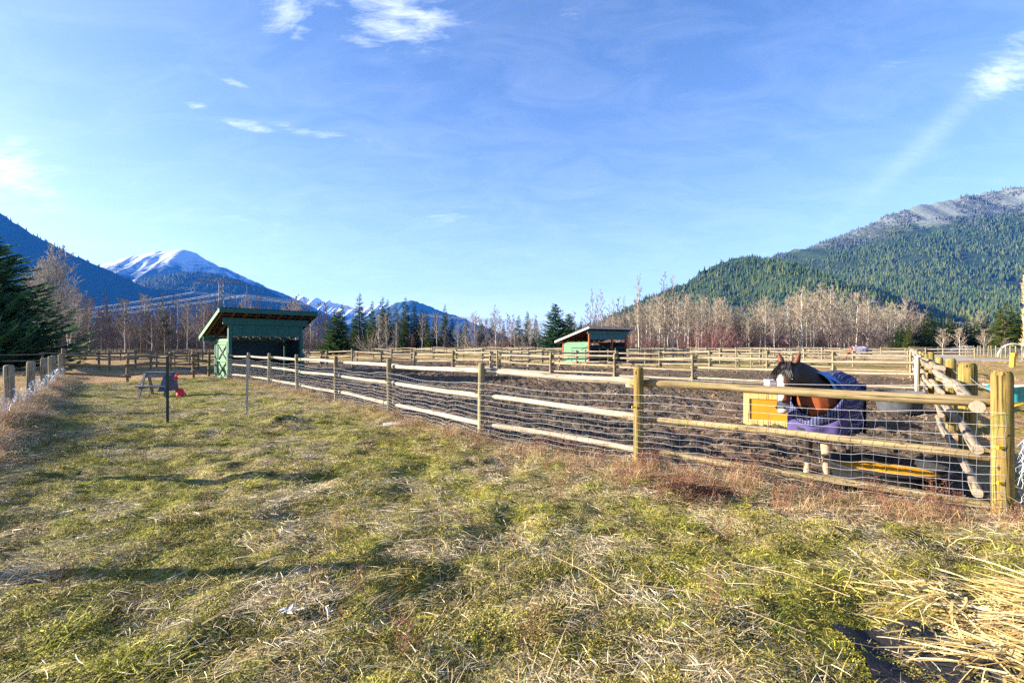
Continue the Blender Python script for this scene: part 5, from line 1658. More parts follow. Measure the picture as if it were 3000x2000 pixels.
b.obj('tail', MAT['mane'], horse)

def blanket(root, x0, x1, mat, hem=.58, front=True, drape=.03, name='blanket'):
    prof = [(-.86, 1.00, .09, .10), (-.82, 1.01, .20, .235), (-.70, 1.03, .28, .31), (-.52, 1.03, .315, .335), (-.30, 1.00, .32, .35), (-.05, .97, .325, .36), (.18, .97, .315, .372), (.36, .995, .30, .37), (.48, 1.00, .275, .36)]
    vs, uvs, rows = [], [], []
    xs = np.linspace(x0, x1, 34)
    for x in xs:
        zc, ry, rz_ = [np.interp(x, [p[0] for p in prof], [p[i] for p in prof]) for i in (1, 2, 3)]
        ang = np.linspace(-1, 1, 37)
        arc = 0; prev = None; row = []
        pts = []
        for a in ang:
            th = a * math.pi * .5
            if abs(a) <= .62:
                f = a / .62 * math.pi / 2
                yy, zz = ry * math.sin(f), zc + rz_ * math.cos(f)
            else:
                g = (abs(a) - .62) / .38
                hm = hem + .02 * math.sin(x * 9) 
                yy = math.copysign(ry + .015 * math.sin(g * 3 + x * 14) * g, a); zz = zc + (hm - zc) * g
            fd = .016 * float(fbm(np.array([x * 5.0]), np.array([a * 6.0]), 19, 3)[0]); yy += math.copysign(fd, yy) if abs(a) > .15 else 0; zz += fd * (1 - abs(a))
            yy += .004 * math.sin(x * 9 + a * 5); zz += .004 * math.sin(x * 7 + a * 4)
            pts.append((x, yy, zz))
        L = [0]
        for p, q in zip(pts[:-1], pts[1:]): L.append(L[-1] + math.dist(p, q))
        mid = L[len(L) // 2]
        for p, l, a in zip(pts, L, ang): vs.append(p); uvs.append((x, a * .95))
    n = 37; fs = [(i * n + k, i * n + k + 1, (i + 1) * n + k + 1, (i + 1) * n + k) for i in range(len(xs) - 1) for k in range(n - 1)]
    # rump drop
    me = bpy.data.meshes.new(name); me.from_pydata(vs, [], fs); me.materials.append(mat)
    ul = me.uv_layers.new(name='UVMap')
    lv = np.zeros(len(me.loops), np.int32); me.loops.foreach_get('vertex_index', lv)
    ul.data.foreach_set('uv', np.array(uvs, np.float32)[lv].ravel())
    me.polygons.foreach_set('use_smooth', [True] * len(fs)); me.update()
    o = link(name, me, root)
    sd_ = o.modifiers.new('thick', 'SOLIDIFY'); sd_.thickness = .012; sd_.offset = 1
    return o
bl = blanket(horse, -.86, .47, MAT['blanket'], hem=.60)
# rear drop of the blanket over the rump
def sheet(name, rows, mat, parent, uvs=None, thick=.010):
    n = len(rows[0]); vs = [p for r in rows for p in r]
    fs = [(i * n + k, i * n + k + 1, (i + 1) * n + k + 1, (i + 1) * n + k) for i in range(len(rows) - 1) for k in range(n - 1)]
    me = bpy.data.meshes.new(name); me.from_pydata(vs, [], fs); me.materials.append(mat)
    ul = me.uv_layers.new(name='UVMap')
    uv = np.array([(k / (n - 1) * .9, i / (len(rows) - 1) * .6) for i in range(len(rows)) for k in range(n)], np.float32)
    lv = np.zeros(len(me.loops), np.int32); me.loops.foreach_get('vertex_index', lv)
    ul.data.foreach_set('uv', uv[lv].ravel())
    me.polygons.foreach_set('use_smooth', [True] * len(fs)); me.update()
    o = link(name, me, parent)
    md = o.modifiers.new('thick', 'SOLIDIFY'); md.thickness = thick; md.offset = 0
    return o
rows = []
for z in np.linspace(1.18, .50, 9):
    rows.append([(-.66 - .205 * math.cos(a) ** .6 - .02 * math.sin(a * 7 + z * 4), .33 * math.sin(a), z) for a in np.linspace(-1.5, 1.5, 19)])
sheet('rump_cover', rows, MAT['blanket'], horse)
# front flaps crossing the chest
rows = []
for j, f in enumerate(np.linspace(0, 1, 8)):
    row = []
    for a in np.linspace(-1.45, 1.45, 25):
        dip = .85 + .36 * (abs(a) / 1.45) ** 1.6
        z = dip + (.585 - dip) * f
        rx = .245 + .02 * math.sin(a * 6 + f * 3)
        row.append((.45 + rx * math.cos(a), .315 * math.sin(a), z))
    rows.append(row)
sheet('chest_flap', rows[:4], MAT['blanket'], horse)
sheet('chest_panel', rows[3:], MAT['purple'], horse, thick=.016)
b = MB()
b.beam((.70, -.16, .70), (.705, .12, .66), .012, .03); b.beam((.705, -.05, .62), (.70, .20, .60), .012, .03)
b.tube([(.708, .02 + .05 * math.cos(t), .60 + .05 * math.sin(t)) for t in np.linspace(0, 6.28, 13)], .006, 5)
b.obj('strap', MAT['strap'], horse)
# pale blue lining showing along the neck opening
rows = []
for f in np.linspace(0, 1, 5):
    row = []
    for a in np.linspace(-1.25, 1.25, 17):
        row.append((.40 + .12 * f - .03 * abs(a), (.30 - .09 * f) * math.sin(a), 1.0 + (.385 - .06 * f + .05 * f) * math.cos(a)))
    rows.append(row)
sheet('neck_lining', rows, MAT['collar'], horse)

# far grazing horse
def coat2(co):
    x, y, z = co.T
    c = np.tile(np.array([.05, .022, .014], np.float32), (len(co), 1))
    c[x > .45] = (.16, .045, .018)
    return c
nk2 = [((.26, 0, 1.05), .18, .26), ((.50, 0, .98), .14, .21), ((.72, 0, .80), .11, .17), ((.88, 0, .60), .09, .14), ((.95, 0, .50), .08, .10)]
P2, M2 = Vector((.90, 0, .58)), Vector((1.02, 0, .06)); ax2 = (M2 - P2).normalized(); hu2 = Vector((1, 0, .2)); hu2 = (hu2 - ax2 * hu2.dot(ax2)).normalized(); hs2 = hu2.cross(ax2)
rg2 = [(P2 + (M2 - P2) * t, ax2, a, c_, tuple(hu2)) for t, a, c_ in ((-.06, .05, .06), (.05, .09, .1), (.25, .1, .125), (.5, .075, .09), (.8, .058, .066), (1.0, .04, .04))]
h2l = (PX(2512, 47), 47, 0)
h2 = build_horse(h2l, math.radians(172), 'brown horse in a grey blanket grazing far back in the paddocks', nk2, {'rings': rg2, 'ears': [(P2 + hs2 * s_ * .06, P2 + hs2 * s_ * .1 - ax2 * .16, .03) for s_ in (-1, 1)]}, .04, coat2, 1.08, hooves=False)
blanket(h2, -.86, .47, MAT['graycloth'], hem=.62)

# ------------------------------------------------------------------ tubs, feeder, bench and other things
def tub(loc, R, H, label, m, fill=None, rim=.03):
    r = empty('tub', loc, 0, label, 'tub')
    b = MB()
    b.lathe([(R * .80, 0), (R * .84, H * .1), (R * .93, H * .62), (R * .95, H * .66), (R * .97, H * .9), (R + rim, H * .93), (R + rim, H), (R, H + .006), (R * .965, H * .97), (R * .93, H * .6), (R * .80, .04), (0.01, .035)], 40, (0, 0, 0), 0, True)
    b.obj('shell', m, r, True)
    if fill:
        f = MB(); n = 40
        rr = R * .93
        vs = [(0, 0, fill)]; fs = []
        for k in range(1, 7):
            for i in range(n):
                a = 2 * math.pi * i / n; q = rr * k / 6
                vs.append((q * math.cos(a), q * math.sin(a), fill + (.012 * hr.uniform(-1, 1) if k < 6 else 0)))
        for i in range(n): fs.append((0, 1 + i, 1 + (i + 1) % n))
        for k in range(5):
            for i in range(n):
                fs.append((1 + k * n + i, 1 + (k + 1) * n + i, 1 + (k + 1) * n + (i + 1) % n, 1 + k * n + (i + 1) % n))
        f.add(vs, fs); f.obj('feed', MAT['feed'], r, True)
    return r
tx1, ty1 = 4.24, 5.42
tub((tx1, ty1, GZ(tx1, ty1) - .01), .555, .36, 'round black rubber tub holding orange feed behind the mesh by the horse', MAT['rubber'], fill=.265)
tx2, ty2 = PX(2634, 11.6), 11.6
tub((tx2, ty2, GZ(tx2, ty2)), .50, .50, 'dusty grey rubber trough behind the top rail right of the horse', MAT['rubber_grey'])
# feeder box
fx, fy = PX(2178, 9.8), 9.8
fe = empty('feeder_box', (fx, fy, GZ(fx, fy) - .02), math.radians(-26), 'orange plywood feeder box with pale frame behind the horse', 'feeder')
W_, D_, H_ = 1.25, .6, .68
b = MB(); b.box((W_ / 2, .008, H_ / 2 + .05), (W_ - .19, .02, H_ - .2)); b.obj('front_panel', MAT['feeder'], fe)
for nm, c, s_ in (('stile', (.055, 0, H_ / 2), (.11, .045, H_)), ('stile', (W_ - .055, 0, H_ / 2), (.11, .045, H_)), ('top_rail', (W_ / 2, -.002, H_ - .05), (W_ - .22, .042, .10)), ('bottom_rail', (W_ / 2, -.002, .10), (W_ - .22, .042, .12))):
    b = MB(); b.box(c, s_); b.obj(nm, MAT['feeder_frame'], fe)
b = MB(); b.box((.012, D_ / 2 + .03, H_ / 2), (.024, D_, H_ - .01)); b.obj('side_panel', MAT['feeder_frame'], fe)
b = MB(); b.box((W_ - .012, D_ / 2 + .03, H_ / 2), (.024, D_, H_ - .01)); b.obj('side_panel', MAT['feeder_frame'], fe)
b = MB(); b.box((W_ / 2, D_ + .04, H_ / 2), (W_, .02, H_)); b.obj('back_panel', MAT['feeder'], fe)
b = MB(); b.box((W_ / 2 , D_ / 2 + .03, H_ + .012), (W_, D_, .022)); b.obj('lid', MAT['feeder'], fe)
wb = empty('white_box', (PX(2258, 9.95), 9.95, GZ(fx, fy) + .66 + .02), .1, 'small white plastic box beside the horse cheek on the feeder lid', 'box')
b = MB(); b.box((0, 0, .115), (.17, .17, .23)); b.obj('box_body', MAT['white'], wb)
b = MB()
for k in range(4): b.box((0, 0, .03 + .055 * k), (.182, .182, .014))
b.obj('rib', MAT['white'], wb)
b = MB(); b.box((0, 0, .238), (.19, .19, .02)); b.obj('box_lid', MAT['white'], wb)

# small bench
bx, by = PX(462, 14.9), 14.9
be = empty('bench', (bx, by, GZ(bx, by) - .01), math.radians(8), 'small weathered grey trestle bench standing on the grass', 'bench')
be.scale = (.80, .80, 1.0)
def plank(nm, p0, p1, wd, ht, m=MAT['bench']):
    q = MB(); q.beam(p0, p1, wd, ht); return q.obj(nm, m, be)
plank('top_plank', (-.50, .08, .72), (.52, .08, .72), .24, .035)
plank('top_beam', (-.44, .02, .63), (.46, .02, .63), .035, .13)
plank('seat', (-.62, -.24, .30), (.42, -.24, .30), .20, .035)
plank('seat', (-.55, .40, .30), (.45, .40, .30), .20, .035)
for x in (-.44, .46):
    plank('leg', (x - .04, -.34, 0), (x + .01, -.02, .70), .09, .05)
    plank('leg', (x, .48, 0), (x + .01, .18, .70), .09, .05)
    plank('cross_bar', (x - .02, -.36, .265), (x - .02, .50, .265), .04, .07)
q = MB(); q.add([(.515, -.36, .16), (.515, .44, .16), (.515, .24, .70), (.515, -.08, .70), (.535, -.36, .16), (.535, .44, .16), (.535, .24, .70), (.535, -.08, .70)], [(0, 1, 2, 3), (7, 6, 5, 4), (0, 4, 5, 1), (1, 5, 6, 2), (2, 6, 7, 3), (3, 7, 4, 0)])
q.obj('end_panel', MAT['bluegrey'], be)
q = MB(); q.add([(.20, -.375, .15), (.53, -.375, .15), (.49, -.10, .62), (.27, -.10, .62), (.20, -.355, .15), (.53, -.355, .15), (.49, -.08, .62), (.27, -.08, .62)], [(0, 1, 2, 3), (7, 6, 5, 4), (0, 4, 5, 1), (1, 5, 6, 2), (2, 6, 7, 3), (3, 7, 4, 0)])
q.obj('end_panel', MAT['bluegrey'], be)
bk = empty('red_scoop', (bx + .72, by + .03, GZ(bx + .72, by)), 0, 'red plastic scoop lying on the grass at the right end of the bench', 'scoop')
q = MB(); q.lathe([(.06, 0), (.13, .0), (.135, .05), (.09, .22), (.05, .26), (.03, .255)], 18, (0, 0, .0), 0, True, True); o = q.obj('scoop_cup', MAT['red'], bk, True); o.rotation_euler = (0, -.25, 0)
q = MB(); q.tube([(.10, 0, .03), (.24, -.02, .03), (.30, -.03, .02)], .02, 8); q.obj('handle', MAT['red'], bk, True)
rg = empty('red_rag', (bx + .56, by - .02, GZ(bx, by) + .47), 0, 'crumpled red and pale rag hanging on the bench end', 'rag')
q = MB()
for k in range(16):
    p = Vector((hr.uniform(-.03, .06), hr.uniform(-.06, .06), hr.uniform(0, .2)))
    q.add([p + Vector((hr.uniform(-.06, .06), hr.uniform(-.04, .04), hr.uniform(-.06, .06))) for _ in range(4)], [(0, 1, 2, 3)])
q.obj('cloth', MAT['red'], rg)

def tpost(px, Z, h, r, m, label, lean=0):
    x = PX(px, Z); rt_ = empty('steel_post', (x, Z, GZ(x, Z)), .4, label, 'post')
    q = MB(); q.box((0, 0, h / 2 - .1), (.045 * r, .006 * r, h + .2)); q.box((0, .018 * r, h / 2 - .1), (.006 * r, .034 * r, h + .2)); q.obj('shaft', m, rt_)
    q = MB()
    for k in range(int(h / .06)): q.box((0, -.006 * r, .1 + k * .06), (.02 * r, .008 * r, .014))
    q.obj('stud', m, rt_)
    return rt_
tpost(491, 9.87, 1.36, 1.15, MAT['tpost'], 'dark green steel post standing alone on the grass in front of the bench')
tpost(724, 11.1, 1.37, 1.0, MAT['tpost_grey'], 'thin grey steel post standing alone on the grass before the near shed')

# flat stone, plastic scraps, ground cloth
q = MB(); q.box((0, 0, .03), (.34, .20, .05), None, 0, .02); x, y = PX(1150, 9.6), 9.6
props(q.obj('flat_stone', MAT['stone'], None, False, (x, y, GZ(x, y)), (.06, .03, .3)), 'pale flat stone on the grass edge beside the wire fence', 'stone')
def scrap(px, py, s, lab):
    Z = F * EYE / (py - HZ); x = PX(px, Z)
    q = MB()
    for k in range(7):
        p = Vector((hr.uniform(-s, s), hr.uniform(-s, s) * .8, .02 + hr.uniform(0, .03)))
        a = hr.uniform(0, 6); d = Vector((math.cos(a), math.sin(a), hr.uniform(.0, .4))) * s * .8; w2 = Vector((-math.sin(a), math.cos(a), hr.uniform(-.3, .3))) * s * .25
        q.add([p - d, p + w2, p + d, p - w2 * .6], [(0, 1, 2), (0, 2, 3)])
    props(q.obj('plastic_scrap', MAT['white'], None, False, (x, Z, GZ(x, Z) + .02)), lab, 'scrap')
scrap(850, 1825, .05, 'torn white plastic scrap lying in the foreground grass')
scrap(968, 1800, .03, 'smaller pale scrap lying right of the torn white one')
# black ground cloth under the cut straw
gxx = np.linspace(1.72, 4.6, 44); gyy = np.linspace(1.75, 2.70, 22)
vs = []; 
for y in gyy:
    for x in gxx:
        xx = x + .10 * float(vnoise(np.array([y * 4.0]), np.array([1.5]), 3)[0]) + (y - 2.2) * .25
        vs.append((xx, y, GZ(xx, y) + .028 + .014 * float(fbm(np.array([xx * 6]), np.array([y * 6]), 9, 3)[0])))
fs = [(i * 44 + k, i * 44 + k + 1, (i + 1) * 44 + k + 1, (i + 1) * 44 + k) for i in range(21) for k in range(43)]
q = MB(); q.add(vs, fs); props(q.obj('ground_cloth', MAT['tarp'], None, True), 'black ground cloth peeping out under the cut straw at lower right', 'ground cloth')

# yellow marker post, hoop, gravel pile, wheelbarrow
mx, my = PX(2966, 34.5), 34.5
mp = empty('marker_post', (mx, my, 0), .2, 'short yellow marker post with orange cap beside the gravel track', 'marker post')
q = MB(); q.box((0, 0, .36), (.24, .24, .82)); o = q.obj('shaft', MAT['yellow'], mp); o.rotation_euler = (0, .08, 0)
q = MB(); q.box((.065, 0, .90), (.28, .28, .26)); o = q.obj('cap', MAT['orange'], mp); o.rotation_euler = (0, .08, 0)
q = MB(); hx_, hy_ = PX(2975, 62), 62
q.tube([(2.0 * math.cos(t), .3 * math.sin(t * .5), 1.75 * math.sin(t)) for t in np.linspace(0, math.pi, 17)], .09, 8)
props(q.obj('hoop', MAT['white'], None, True, (hx_, hy_, 0)), 'white arched hoop behind the stake fence', 'hoop')
n = 26; q = MB(); vs = []; fs = []
for i in range(n):
    for j in range(n):
        u_, v_ = i / (n - 1) * 2 - 1, j / (n - 1) * 2 - 1
        rr = math.hypot(u_, v_)
        h = max(0, 1 - rr) * 1.9 * (1 + .15 * float(fbm(np.array([u_ * 4]), np.array([v_ * 4]), 2, 3)[0])) * (1 - .2 * math.exp(-rr * rr * 20))
        vs.append((u_ * 4.2, v_ * 3.2, h - .03))
for i in range(n - 1):
    for j in range(n - 1): fs.append((i * n + j, (i + 1) * n + j, (i + 1) * n + j + 1, i * n + j + 1))
q.add(vs, fs); props(q.obj('gravel_pile', MAT['gravel'], None, True, (PX(2822, 88), 88, 0)), 'grey heap of gravel behind the stake fence', 'gravel pile')

wx, wy = PX(2972, 10.4), 10.4
wbw = empty('wheelbarrow', (wx, wy, GZ(wx, wy)), math.radians(20), 'teal wheelbarrow partly hidden behind the big corner post', 'wheelbarrow')
q = MB()
def rr_ring(cx_, w2, d2, z, tilt=0, n=24):
    out = []
    for k in range(n):
        a = 2 * math.pi * k / n; c_, s_ = math.cos(a), math.sin(a)
        e = .45
        x = math.copysign(abs(c_) ** e, c_) * w2; y = math.copysign(abs(s_) ** e, s_) * d2
        out.append(Vector((cx_ + x, y, z + tilt * x)))
    return out
q.loft([rr_ring(.0, .30, .20, .34), rr_ring(-.03, .55, .33, .66, -.05)], cap=False)
q.add(rr_ring(.0, .30, .20, .34), [tuple(range(23, -1, -1))])
o = q.obj('tray', MAT['tealplastic'], wbw, True)
q = MB(); rgp = rr_ring(-.03, .56, .34, .665, -.05); q.tube(rgp + [rgp[0], rgp[1]], .022, 6, cap=False); q.obj('rim', MAT['palegreen'], wbw, True)
q = MB()
q.lathe([(.10, -.04), (.17, -.035), (.19, 0), (.17, .035), (.10, .04)], 20)
o = q.obj('wheel', MAT['rubber'], wbw, True, (-.62, 0, .19), (math.pi / 2, 0, 0))
for s_ in (-1, 1):
    q = MB(); q.tube([(-.64, s_ * .07, .19), (-.1, s_ * .22, .31), (.55, s_ * .28, .48), (.92, s_ * .30, .58)], .018, 6); q.obj('handle', MAT['yellow'], wbw, True)
    q = MB(); q.tube([(.10, s_ * .22, .33), (.28, s_ * .26, .02), (.42, s_ * .26, .02), (.48, s_ * .27, .45)], .016, 6); q.obj('leg', MAT['yellow'], wbw, True)

# crumpled net hanging at the right edge on the big post
nb = empty('net_bundle', (4.50, 4.33, 0), 0, 'crumpled bundle of pale wire netting hanging right of the big corner post', 'netting')
q = MB()
for k in range(150):
    t = hr.random()
    p = Vector((hr.gauss(.15, .04), hr.gauss(-.05, .04), hr.uniform(.30, .76)))
    pts_ = [p]
    for j in range(4):
        pts_.append(pts_[-1] + Vector((hr.uniform(-.035, .035), hr.uniform(-.03, .03), -hr.uniform(.015, .06))))
    q.tube(pts_, .0018, 3, cap=False)
for k in range(5):
    z = .80 - .01 * k
    q.tube([(.0, -.075, .70), (.08, -.07, .77 - .02 * k), (.13 + .015 * k, -.05, .76)], .0022, 3, cap=False)
q.obj('net_wires', MAT['netting'], nb)
# ------------------------------------------------------------------ grass, straw, weeds
gr = random.Random(31)
def blade(b, p, head, L, wd, rise, droop, segs=3, tone=None, curl=0.0):
    """one leaf blade: starts at p going along head with the given rise, bending down by droop"""
    tone = gr.random() if tone is None else tone
    d = Vector((math.cos(head), math.sin(head), 0)); el_ = rise
    side = Vector((-d.y, d.x, 0))
    pts = [Vector(p)]; h = head
    for i in range(segs):
        st = Vector((math.cos(h) * math.cos(el_), math.sin(h) * math.cos(el_), math.sin(el_))) * L / segs
        pts.append(pts[-1] + st); el_ -= droop / segs; h += curl / segs
    vs, fs = [], []
    tw = gr.uniform(-.8, .8)
    for i, q in enumerate(pts[:-1]):
        k = wd * (1 - .55 * i / segs) / 2
        s2 = side * math.cos(tw) + Vector((0, 0, 1)) * math.sin(tw)
        vs += [q + s2 * k, q - s2 * k]
    vs.append(pts[-1])
    for i in range(segs - 1): fs.append((2 * i, 2 * i + 1, 2 * i + 3, 2 * i + 2))
    fs.append((2 * segs - 2, 2 * segs - 1, 2 * segs))
    b.add(vs, fs, 0, tone)
def straw_mat(n, R, l0, l1, wd, spread=.7, hgt=.03):
    b = MB()
    for i in range(n):
        a = gr.gauss(0, spread)
        p = (gr.gauss(0, R), gr.gauss(0, R * .7), gr.uniform(0, hgt))
        blade(b, p, a, gr.uniform(l0, l1), wd * gr.uniform(.7, 1.3), gr.uniform(-.05, .16), gr.uniform(.0, .4), 3, None, gr.uniform(-.35, .35))
    return b.mesh('straw', MAT['straw'], tone=True)
def green_tuft(n, R, l0, l1, wd, mat, lo=.5, hi=1.35, comb=0.0):
    b = MB()
    for i in range(n):
        a = gr.uniform(0, 6.28) if gr.random() > comb else gr.gauss(0, .5)
        r = R * math.sqrt(gr.random())
        a2 = gr.uniform(0, 6.28)
        blade(b, (r * math.cos(a2), r * math.sin(a2), -.005), a, gr.uniform(l0, l1), wd * gr.uniform(.7, 1.3), gr.uniform(lo, hi), gr.uniform(.6, 1.8), 3, None, gr.uniform(-.4, .4))
    return b.mesh('tuft', mat, tone=True)
def moss_clump(n, R):
    b = MB()
    for i in range(n):
        r = R * math.sqrt(gr.random()); a2 = gr.uniform(0, 6.28)
        z = .036 * (1 - (r / R) ** 2) * gr.uniform(.3, 1.2)
        p = Vector((r * math.cos(a2), r * math.sin(a2), z))
        a = gr.uniform(0, 6.28); L = gr.uniform(.0045, .0115); e = gr.uniform(-.2, .9)
        d = Vector((math.cos(a) * math.cos(e), math.sin(a) * math.cos(e), math.sin(e))) * L; s = Vector((-math.sin(a), math.cos(a), gr.uniform(-.4, .4))) * L * .42
        b.add([p, p + d * .5 + s, p + d, p + d * .5 - s], [(0, 1, 2, 3)], 0, gr.random())
    return b.mesh('moss', MAT['moss'], tone=True)
def weed(h, n, mat, leaf=True):
    b = MB()
    for i in range(n):
        a = gr.uniform(0, 6.28); p = Vector((gr.gauss(0, .04), gr.gauss(0, .04), 0)); tone = gr.random()
        l = h * gr.uniform(.5, 1.05); tilt = gr.uniform(.0, .35)
        q = p + Vector((math.cos(a) * tilt, math.sin(a) * tilt, 1)) * l * .5; e = q + Vector((math.cos(a) * tilt * 1.6, math.sin(a) * tilt * 1.6, .9)) * l * .5
        b.tube([p, q, e], [.003, .0024, .0012], 3, cap=False, tone=tone)
        for k in range(9):
            c = p.lerp(q, gr.random()) if gr.random() < .3 else q.lerp(e, gr.random())
            a2 = gr.uniform(0, 6.28); d = Vector((math.cos(a2), math.sin(a2), gr.uniform(-.2, .9))) * l * gr.uniform(.08, .2)
            b.tube([c, c + d], [.0016, .0008], 3, cap=False, tone=tone)
            if leaf:
                for j in range(3):
                    c2 = c + d * gr.uniform(.4, 1.0); s = .009
                    v1 = Vector((gr.uniform(-1, 1), gr.uniform(-1, 1), gr.uniform(-1, 1))) * s; v2 = Vector((gr.uniform(-1, 1), gr.uniform(-1, 1), gr.uniform(-1, 1))) * s
                    b.add([c2, c2 + v1, c2 + v1 + v2, c2 + v2], [(0, 1, 2, 3)], 0, gr.random())
    return b.mesh('weed', mat, tone=True)
def leaves(n, R, s0, mat):
    b = MB()
    for i in range(n):
        p = Vector((gr.gauss(0, R), gr.gauss(0, R), gr.uniform(.01, .04))); a = gr.uniform(0, 6.28); s = s0 * gr.uniform(.6, 1.3)
        d = Vector((math.cos(a), math.sin(a), gr.uniform(-.3, .5))) * s; w_ = Vector((-math.sin(a), math.cos(a), gr.uniform(-.5, .5))) * s * .55
        z = Vector((0, 0, s * .3))
        b.add([p - d, p + w_ + z, p + d, p - w_ + z], [(0, 1, 2), (0, 2, 3)], 0, gr.random())
    return b.mesh('leaves', mat, tone=True)
def clod(s):
    b = MB(); rings = []
    n = 7
    for z, k in ((-.5, .9), (0, 1.0), (.35, .75), (.55, .3)):
        rings.append([(s * k * gr.uniform(.75, 1.2) * math.cos(2 * math.pi * i / n), s * k * gr.uniform(.75, 1.2) * math.sin(2 * math.pi * i / n), s * z * gr.uniform(.8, 1.2)) for i in range(n)])
    b.loft(rings)
    return b.mesh('clod', MAT['mud'])
protos = []
protos += [straw_mat(110, .12, .03, .13, .0028, .85, .020) for _ in range(3)]                  # 0-2 matted straw
protos += [straw_mat(60, .14, .08, .22, .0029, .40, .025) for _ in range(2)]              # 3-4 long combed straw
protos += [green_tuft(50, .07, .02, .060, .0042, MAT['grass'], .1, 1.1) for _ in range(3)]      # 5-7 short green
protos += [green_tuft(56, .09, .07, .18, .0055, MAT['grass'], .3, 1.1, .5) for _ in range(2)]   # 8-9 long green tussock
protos += [moss_clump(250, .10) for _ in range(3)]                                       # 10-12 low moss and clover
protos += [weed(.42, 7, MAT['weed']) for _ in range(2)]                                  # 13-14 red-brown weeds
protos += [green_tuft(30, .09, .08, .27, .0036, MAT['drygrass'], .5, 1.45) for _ in range(3)]    # 15-17 standing dry grass
protos += [leaves(5, .10, .018, MAT['leaf'])]                                            # 18 fallen leaves
protos += [green_tuft(40, .09, .04, .10, .005, MAT['moss'], .2, 1.0) for _ in range(2)]  # 19-20 mossy grass
protos += [green_tuft(36, .12, .08, .28, .007, MAT['olive'], .4, 1.3) for _ in range(2)] # 21-22 rough olive grass
gset = proto_set('grass_tuft', protos)
rg_ = np.random.RandomState(17)
def spread(name, n, xy, pick, s0, s1, flow=True, tilt=.12, lift=0.0, label=None, cat=None, prob=None):
    x, y = xy
    n = len(x)
    z = gz(x, y) + lift
    rot = np.zeros((n, 3))
    th = 0.35 + 1.5 * fbm(x * .45, y * .45, 33, 2) + rg_.normal(0, .35, n)
    rot[:, 2] = th if flow else rg_.rand(n) * 6.28
    rot[:, 0] = rg_.normal(0, tilt, n); rot[:, 1] = rg_.normal(0, tilt, n)
    idx = rg_.choice(pick, n, p=prob)
    sc = rg_.uniform(s0, s1, n)
    o = scatter(name, np.stack([x, y, z], 1), rot, sc, idx, gset)
    return props(o, label, cat)
def pasture_pts(dens, y0, y1):
    """random points in the pasture between the fences, dens per square metre"""
    xw = 1.12 * y1 + 1
    n = int(dens * 2 * xw * (y1 - y0))
    x = rg_.uniform(-xw, xw, n); y = rg_.uniform(y0, y1, n)
    k = (np.abs(x) < 1.12 * y + .6)
    x, y = x[k], y[k]
    df, dl = d_front(x, y), d_left(x, y)
    back = (x + 18.4) * (-0.7071) + (y - 19.5) * 0.7071
    k = (df > -.25) & (dl > -.35) & (back < .2)
    return x[k], y[k]
def thin(xy, f):
    x, y = xy
    k = rg_.rand(len(x)) < f(x, y)
    return x[k], y[k]
def cat_pts(l):
    return np.concatenate([a[0] for a in l]), np.concatenate([a[1] for a in l])
bands = ((1.9, 3.4, 1.0), (3.4, 5.2, .68), (5.2, 8, .46), (8, 12, .36), (12, 24.5, .26))
def patch(x, y): return fbm(x * .55, y * .55, 70, 3)
straw_p = lambda x, y: np.clip(.34 + .42 * fbm(x * .9, y * 1.3, 71, 3) + .45 * fbm(x * 2.6, y * 3.2, 73, 2) + .25 * sm(1.6 - d_front(x, y), 0, 1.2) - .12 * sm(y, 7, 16), .10, 1)
green_p = lambda x, y: np.clip(.46 - .5 * fbm(x * .9, y * 1.3, 71, 3) - .4 * fbm(x * 2.6, y * 3.2, 73, 2) - .35 * sm(1.3 - d_front(x, y), 0, 1.2) + .45 * sm(y, 5, 12), .05, 1)
for nm, dens, fn, pick, prob, s0, s1, kw, lab in (
        ('dead_straw', 74, straw_p, [0, 1, 2, 3, 4], [.29, .29, .29, .065, .065], .8, 1.25, {}, 'matted pale dead grass combed flat over the pasture'),
        ('green_grass', 46, green_p, [5, 6, 7, 8, 9], [.32, .32, .32, .02, .02], .7, 1.3, {}, 'yellow green grass tufts growing through the dead grass'),
        ('moss', 110, lambda x, y: np.clip(.60 - .5 * patch(x, y), .12, 1) * (1 - sm(y, 8, 12)), [10, 11, 12, 19, 20], None, .7, 1.3, {'flow': False}, 'low moss and clover between the foreground grass')):
    l = []
    scl = []
    for y0, y1, k in bands:
        if nm == 'moss' and y0 > 11: continue
        l.append(thin(pasture_pts(dens * k, y0, y1), fn))
    xy = cat_pts(l)
    o = spread(nm, 0, xy, pick, s0, s1, label=lab, cat='grass', prob=prob, **kw)
    a = o.data.attributes['scl']; v = np.zeros(len(xy[0]), np.float32); a.data.foreach_get('value', v)
    v *= (1 + .35 * sm(xy[1], 5, 18)).astype(np.float32)
    a.data.foreach_set('value', v)
# fringe along the fences
def along(pts, n, spreadm, t0=0, t1=None, bias=0.0):
    seg = [(np.array(a), np.array(b)) for a, b in zip(pts[:-1], pts[1:])]
    ln = np.array([np.linalg.norm(b - a) for a, b in seg]); w_ = ln / ln.sum()
    q = rg_.choice(len(seg), n, p=w_); t = rg_.rand(n)
    a = np.array([s[0] for s in seg])[q]; b = np.array([s[1] for s in seg])[q]
    p = a + (b - a) * t[:, None]; d = (b - a) / np.linalg.norm(b - a, axis=1)[:, None]
    nrm = np.stack([-d[:, 1], d[:, 0]], 1)
    p = p + nrm * (rg_.normal(0, spreadm, n) + bias)[:, None]
    return p[:, 0], p[:, 1]
fr = cat_pts([along([(5.6, 2.9), (4.3, 3.85), (2.4, 5.2), (.8, 6.4)], 420, .34), along([(6.0, 3.2), FRONT[0]] + FRONT[:4], 900, .22, bias=.16), along(FRONT[3:], 560, .24, bias=.1)])
